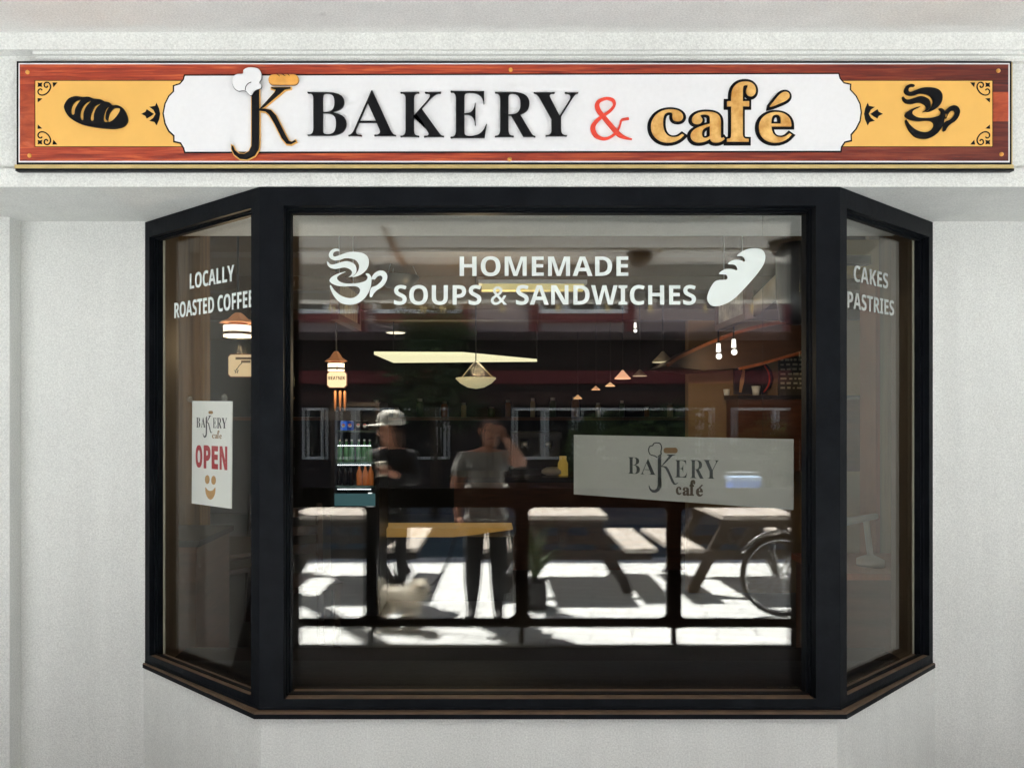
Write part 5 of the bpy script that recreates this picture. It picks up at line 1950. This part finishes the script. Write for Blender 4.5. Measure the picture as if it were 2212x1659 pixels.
for x_ in (0.10, -0.12):
    MB().prism([(x_ + a, b_) for a, b_ in ((-0.045, -0.075), (0.045, -0.075), (0.05, 0.08), (0.03, 0.17), (-0.03, 0.17), (-0.05, 0.08))], 0.0, 0.022).build('shoe_sole', SOLE, ph)
hp_ = Vector((0.02, -2.568, 1.665))
t = tag(MB().box(-0.077, 0.077, -0.004, 0.0, -0.038, 0.038).build('phone', M_('phone_shell', (0.01, 0.01, 0.012), 0.2)), 'black phone held up sideways in front of the raised face', 'phone')
t.location = (0.02, -2.566, 1.665)

# second person with a cap
JO = JACKET
p2 = thing_at('person', (-0.86, -4.14, 0.002), 'person in a white cap and dark jacket holding a pale cup in both hands', 'person', None, math.radians(12))
J = {'pelvis': (0, 0, 0.90, 0.135, 0.11), 'waist': (0, 0.0, 1.03, 0.14, 0.11), 'chest': (0, 0.0, 1.17, 0.16, 0.12), 'collar': (0, -0.01, 1.285, 0.12, 0.085),
     'neck': (0, 0.01, 1.365, 0.052), 'jaw': (-0.02, 0.025, 1.43, 0.066, 0.066), 'skull': (-0.012, 0.022, 1.505, 0.088, 0.078), 'crown': (-0.005, 0.012, 1.575, 0.068, 0.056), 'nose': (-0.115, 0.055, 1.475, 0.015),
     'hipR': (0.085, 0, 0.80, 0.095), 'kneeR': (0.09, 0.02, 0.47, 0.07), 'ankR': (0.09, -0.02, 0.09, 0.05), 'toeR': (0.10, 0.13, 0.034, 0.036),
     'hipL': (-0.085, 0, 0.80, 0.095), 'kneeL': (-0.09, 0.03, 0.47, 0.07), 'ankL': (-0.10, 0.0, 0.09, 0.05), 'toeL': (-0.12, 0.15, 0.034, 0.036),
     'shR': (0.18, -0.005, 1.285, 0.07), 'elR': (0.235, 0.02, 1.05, 0.058), 'wrR': (0.075, 0.20, 1.13, 0.034),
     'shL': (-0.18, -0.005, 1.285, 0.07), 'elL': (-0.235, 0.02, 1.05, 0.058), 'wrL': (-0.075, 0.20, 1.13, 0.034)}
B = [('pelvis', 'waist'), ('waist', 'chest'), ('chest', 'collar'), ('collar', 'neck'), ('neck', 'jaw'), ('jaw', 'skull'), ('skull', 'crown'), ('skull', 'nose'),
     ('pelvis', 'hipR'), ('hipR', 'kneeR'), ('kneeR', 'ankR'), ('ankR', 'toeR'), ('pelvis', 'hipL'), ('hipL', 'kneeL'), ('kneeL', 'ankL'), ('ankL', 'toeL'),
     ('collar', 'shR'), ('shR', 'elR'), ('elR', 'wrR'), ('collar', 'shL'), ('shL', 'elL'), ('elL', 'wrL')]
hand(J, B, 'wrR', J['wrR'][:3], (-0.35, 0.75, 0.3), (-0.1, -0.3, 1), (-0.9, 0, 0), 'r')
hand(J, B, 'wrL', J['wrL'][:3], (0.35, 0.75, 0.3), (0.1, -0.3, 1), (0.9, 0, 0), 'l')


def pick_m(c):
    if c.z < 0.07:
        return 2
    if c.z < 0.93 and abs(c.x) < 0.2:
        return 1
    if c.z > 1.335 or (c.y > 0.185 and c.z > 1.05):
        return 0
    return 3


skinned('body', J, B, 'pelvis', [SKIN, LEGG, SHOE, JACKET], pick_m, p2)
JJ = {'hem': (0, 0.0, 0.80, 0.168, 0.14), 'waist': (0, 0.0, 1.0, 0.168, 0.138), 'chest': (0, 0.0, 1.17, 0.18, 0.142), 'collar': (0, -0.01, 1.295, 0.135, 0.1), 'top': (0, 0, 1.35, 0.08, 0.075),
      'shR': (0.185, -0.003, 1.285, 0.085), 'elR': (0.24, 0.015, 1.05, 0.072), 'cuR': (0.115, 0.155, 1.108, 0.054), 'shL': (-0.185, -0.005, 1.285, 0.085), 'elL': (-0.24, 0.015, 1.05, 0.072), 'cuL': (-0.115, 0.155, 1.108, 0.054)}
skinned('jacket', JJ, [('hem', 'waist'), ('waist', 'chest'), ('chest', 'collar'), ('collar', 'top'), ('collar', 'shR'), ('shR', 'elR'), ('elR', 'cuR'), ('collar', 'shL'), ('shL', 'elL'), ('elL', 'cuL')], 'waist', [JACKET], lambda c: 0, p2)
skinned('hair', {'a': (0.045, 0.0, 1.53, 0.07, 0.075), 'b': (0.06, -0.01, 1.43, 0.055, 0.065), 'c': (0.05, -0.04, 1.33, 0.05, 0.055)}, [('a', 'b'), ('b', 'c')], 'b', [HAIR], lambda c: 0, p2)
head_bits(p2, (-0.012, 0.022, 1.505), (-1, 0.3, 0))
e = MB()
e.lathe([(0.104, 1.555), (0.108, 1.60), (0.095, 1.66), (0.05, 1.69), (0.002, 1.695)], (0, 0.012, 0), 20, 'z', 0.9, 1.08)
CR_ = Matrix.Translation((-0.005, 0.012, 0)) @ Matrix.Rotation(math.radians(74), 4, 'Z') @ Matrix.Translation((0, -0.012, 0))
cp = e.build('cap', CAPW, p2, True)
cp.data.transform(CR_)
e = MB()
brim = [(0.10 * math.cos(a), 0.012 + 0.108 * math.sin(a)) for a in [math.radians(d_) for d_ in range(0, 181, 15)]]
outer = [(0.098 * math.cos(a), 0.04 + 0.205 * math.sin(a)) for a in [math.radians(d_) for d_ in range(180, -1, -15)]]
vs, n = [], len(brim)
ob_ = list(reversed(outer))
for (x_, y_), (X_, Y_) in zip(brim, ob_):
    vs += [(x_, y_, 1.565), (X_, Y_, 1.548), (X_, Y_, 1.553), (x_, y_, 1.57)]
fs = []
for i in range(n - 1):
    a, b_ = 4 * i, 4 * i + 4
    fs += [(a, a + 1, b_ + 1, b_), (a + 1, a + 2, b_ + 2, b_ + 1), (a + 2, a + 3, b_ + 3, b_ + 2)]
e.add(vs, fs)
e.build('cap_peak', CAPW, cp).data.transform(CR_)
cpos = p2.matrix_basis @ Vector((0, 0.275, 1.11))
t = tag(MB().lathe([(0.028, 0), (0.04, 0.115), (0.043, 0.118), (0.041, 0.13), (0.01, 0.133)], (0, 0, 0), 16).build('coffee_cup', M_('paper_cup', lin((214, 206, 190)), 0.6), None, True), 'pale paper coffee cup held in both hands of the capped person', 'cup')
t.location = cpos

# small white dog
dg_ = thing_at('dog', (-0.68, -3.16, 0.002), 'small fluffy white dog on a dark leash standing on the sunny pavement', 'dog', None, math.radians(8))
J = {'rump': (-0.15, 0, 0.235, 0.075), 'belly': (-0.03, 0, 0.225, 0.075), 'chest': (0.09, 0, 0.235, 0.085), 'neck': (0.15, 0.01, 0.285, 0.055), 'head': (0.20, 0.03, 0.325, 0.062), 'muzzle': (0.245, 0.075, 0.305, 0.03),
     'tail1': (-0.21, 0, 0.30, 0.022), 'tail2': (-0.17, 0, 0.365, 0.018), 'earA': (0.175, -0.045, 0.345, 0.02), 'earA2': (0.17, -0.075, 0.29, 0.018), 'earB': (0.19, 0.07, 0.35, 0.02), 'earB2': (0.165, 0.10, 0.295, 0.018)}
B = [('rump', 'belly'), ('belly', 'chest'), ('chest', 'neck'), ('neck', 'head'), ('head', 'muzzle'), ('rump', 'tail1'), ('tail1', 'tail2'), ('head', 'earA'), ('earA', 'earA2'), ('head', 'earB'), ('earB', 'earB2')]
for sg, q_ in ((-1, 'a'), (1, 'b')):
    y_ = 0.05 * sg
    J['sh' + q_] = (0.10, y_, 0.18, 0.04)
    J['el' + q_] = (0.085, y_, 0.12, 0.026)
    J['wr' + q_] = (0.10, y_, 0.05, 0.02)
    J['pw' + q_] = (0.12, y_, 0.02, 0.02)
    B += [('chest', 'sh' + q_), ('sh' + q_, 'el' + q_), ('el' + q_, 'wr' + q_), ('wr' + q_, 'pw' + q_)]
    J['th' + q_] = (-0.14, y_, 0.18, 0.048)
    J['kn' + q_] = (-0.105, y_, 0.125, 0.034)
    J['hk' + q_] = (-0.175, y_, 0.075, 0.02)
    J['hp' + q_] = (-0.155, y_, 0.02, 0.02)
    B += [('rump', 'th' + q_), ('th' + q_, 'kn' + q_), ('kn' + q_, 'hk' + q_), ('hk' + q_, 'hp' + q_)]
def fur_mat(name, col):
    m = bpy.data.materials.new(name)
    m.use_nodes = True
    nt = m.node_tree
    b_ = nt.nodes['Principled BSDF']
    b_.inputs['Base Color'].default_value = (*col, 1)
    b_.inputs['Roughness'].default_value = 0.9
    tl = nt.nodes.new('ShaderNodeBsdfTranslucent')
    tl.inputs[0].default_value = (*col, 1)
    mx = nt.nodes.new('ShaderNodeMixShader')
    mx.inputs[0].default_value = 0.6
    nt.links.new(b_.outputs[0], mx.inputs[1])
    nt.links.new(tl.outputs[0], mx.inputs[2])
    nt.links.new(mx.outputs[0], nt.nodes['Material Output'].inputs[0])
    return m


FURW = fur_mat('white_fur', (0.85, 0.82, 0.76))
FURT = fur_mat('tan_fur', lin((236, 220, 198)))
dbody = skinned('body', J, B, 'belly', [FURW, FURT], lambda c: 1 if c.z < 0.13 and c.x < 0 else 0, dg_)
random.seed(77)
e = MB()
for p in dbody.data.polygons:
    if p.center.z < 0.03:
        continue
    for q_ in range(1 if p.center.z < 0.1 else 2):
        nrm = p.normal.normalized()
        c_ = p.center + Vector((random.gauss(0, 0.006), random.gauss(0, 0.006), random.gauss(0, 0.006)))
        L_ = random.uniform(0.03, 0.065) * (0.6 if p.center.x > 0.17 else 1)
        tip = c_ + (nrm + Vector((random.gauss(0, 0.35) - 0.2, random.gauss(0, 0.35), random.gauss(0, 0.3) - 0.35))).normalized() * L_
        sd = nrm.cross(Vector((random.random(), random.random(), random.random()))).normalized() * 0.005
        e.mi = 1 if random.random() < 0.12 else 0
        e.add([c_ - sd, c_ + sd, tip], [(0, 1, 2)])
e.build('fur', [FURW, FURT], dg_, recalc=False)
for v in ((0.235, 0.055, 0.348), (0.205, 0.088, 0.345)):
    MB().ball(v, 0.011, 8).build('eye', INK, dg_, True)
MB().ball((0.272, 0.10, 0.308), 0.013, 8).build('nose', INK, dg_, True)
COLLAR = M_('dark_strap', (0.015, 0.015, 0.02), 0.6)
hnd = Vector((-0.22, -3.24, 0.79))
nk = Vector((-0.525, -3.13, 0.30))
lp_ = [hnd + (nk - hnd) * f + Vector((0.02 * math.sin(f * 3.1), 0.02 * math.sin(f * 3.1), -0.13 * math.sin(f * math.pi))) for f in [i / 14 for i in range(15)]]
t = tag(MB().tube([p - hnd for p in lp_], 0.011, 6).build('leash', COLLAR, None, True), 'dark leash running from the hanging hand to the white dog', 'leash')
t.location = hnd

# ------------------------------------------------------------------ more of the shop interior
BEAMW = M_('beam_brown', lin((80, 62, 42)), 0.6, var=0.3, scale=4, stretch=(0.5, 4, 4))
CHAIRW = M_('dark_chair_wood', lin((52, 36, 27)), 0.5, var=0.3, scale=5)
for y_ in (1.9, 3.3, 5.2):
    MB().box(-4.19, 5.19, y_, y_ + 0.16, 2.64, 2.7499).build('ceiling_beam', BEAMW, shop)
MB().box(-4.19, 5.19, 8.2, 8.49, 1.55, 1.6).build('back_shelf', WOODD, shop)
p = at(1160, 985, 4.8)
t = thing_at('espresso_machine', (p.x, 4.95, 1.0505), 'steel espresso machine on the counter behind the photographer', 'coffee machine')
MB().box(-0.24, 0.24, -0.02, 0.32, 0.06, 0.36).build('housing', M_('gunmetal', (0.05, 0.05, 0.052), 0.35, metal=0.7), t)
MB().box(-0.26, 0.26, -0.16, 0.33, 0.0, 0.059).build('drip_tray', DARKMETAL, t)
MB().box(-0.25, 0.25, -0.14, 0.33, 0.3605, 0.42).build('hood', bpy.data.materials['gunmetal'], t)
for x_ in (-0.12, 0.12):
    MB().lathe([(0.035, 0.27), (0.035, 0.33)], (x_, -0.06, 0), 14).build('group_head', STEEL, t, True)
    MB().tube([(x_, -0.09, 0.275), (x_, -0.24, 0.26)], 0.012, 8).build('handle', DARKMETAL, t, True)
random.seed(12)
JARM = [M_('jar_amber', lin((150, 96, 48)), 0.3), M_('jar_cream', lin((200, 186, 150)), 0.4), M_('jar_green', lin((70, 96, 70)), 0.3)]
ORD = 'first second third fourth fifth sixth seventh eighth ninth tenth eleventh twelfth thirteenth fourteenth'.split()
for i in range(14):
    x_ = -1.6 + i * 0.33 + random.uniform(-0.05, 0.05)
    h = random.uniform(0.14, 0.3)
    r = random.uniform(0.035, 0.06)
    t = thing_at('storage_jar', (x_, 8.34, 1.6005), f'{("amber", "cream", "green")[i % 3]} jar on the far back shelf, {ORD[i]} from the left end of the row', 'jar', 'jars on the back wall shelf')
    MB().lathe([(r, 0), (r, h * 0.75), (r * 0.7, h * 0.85)], (0, 0, 0), 12).build('jar_body', JARM[i % 3], t, True)
    MB().lathe([(r * 0.75, h * 0.851), (r * 0.75, h)], (0, 0, 0), 12).build('lid', STEEL, t)


def chair(p, rz, lab):
    t = thing_at('cafe_chair', p, lab, 'chair', 'wooden chairs inside by the window', rz)
    MB().box(-0.2, 0.2, -0.2, 0.2, 0.44, 0.475).build('seat', CHAIRW, t)
    for sx in (-1, 1):
        MB().bar((sx * 0.17, -0.17, 0), (sx * 0.17, -0.17, 0.439), 0.035, 0.035).build('leg', CHAIRW, t)
        MB().bar((sx * 0.17, 0.18, 0), (sx * 0.17, 0.22, 0.92), 0.035, 0.035, up=(0, 1, 0)).build('leg', CHAIRW, t)
    e_ = MB()
    for z_ in (0.6, 0.72, 0.84):
        e_.box(-0.152, 0.152, 0.192 + (z_ - 0.6) * 0.04, 0.215 + (z_ - 0.6) * 0.04, z_, z_ + 0.06)
    e_.build('backrest', CHAIRW, t)


chair((-1.15, 2.1, 0.15), 0.5, 'wooden chair inside, between the drinks fridge and the left edge of the main pane')
chair((-1.75, 2.6, 0.15), -0.8, 'wooden chair behind the brown pier on the left inside the shop')
t = thing_at('cafe_table', (-1.55, 1.75, 0.15), 'small round cafe table inside between two wooden chairs', 'table')
MB().lathe([(0.33, 0.72), (0.34, 0.735), (0.33, 0.75)], (0, 0, 0), 26).build('tabletop', CHAIRW, t)
MB().tube([(0, 0, 0.02), (0, 0, 0.72)], 0.03, 12).build('pedestal', DARKMETAL, t, True)
MB().lathe([(0.22, 0), (0.22, 0.012), (0.04, 0.03)], (0, 0, 0), 20).build('base', DARKMETAL, t)
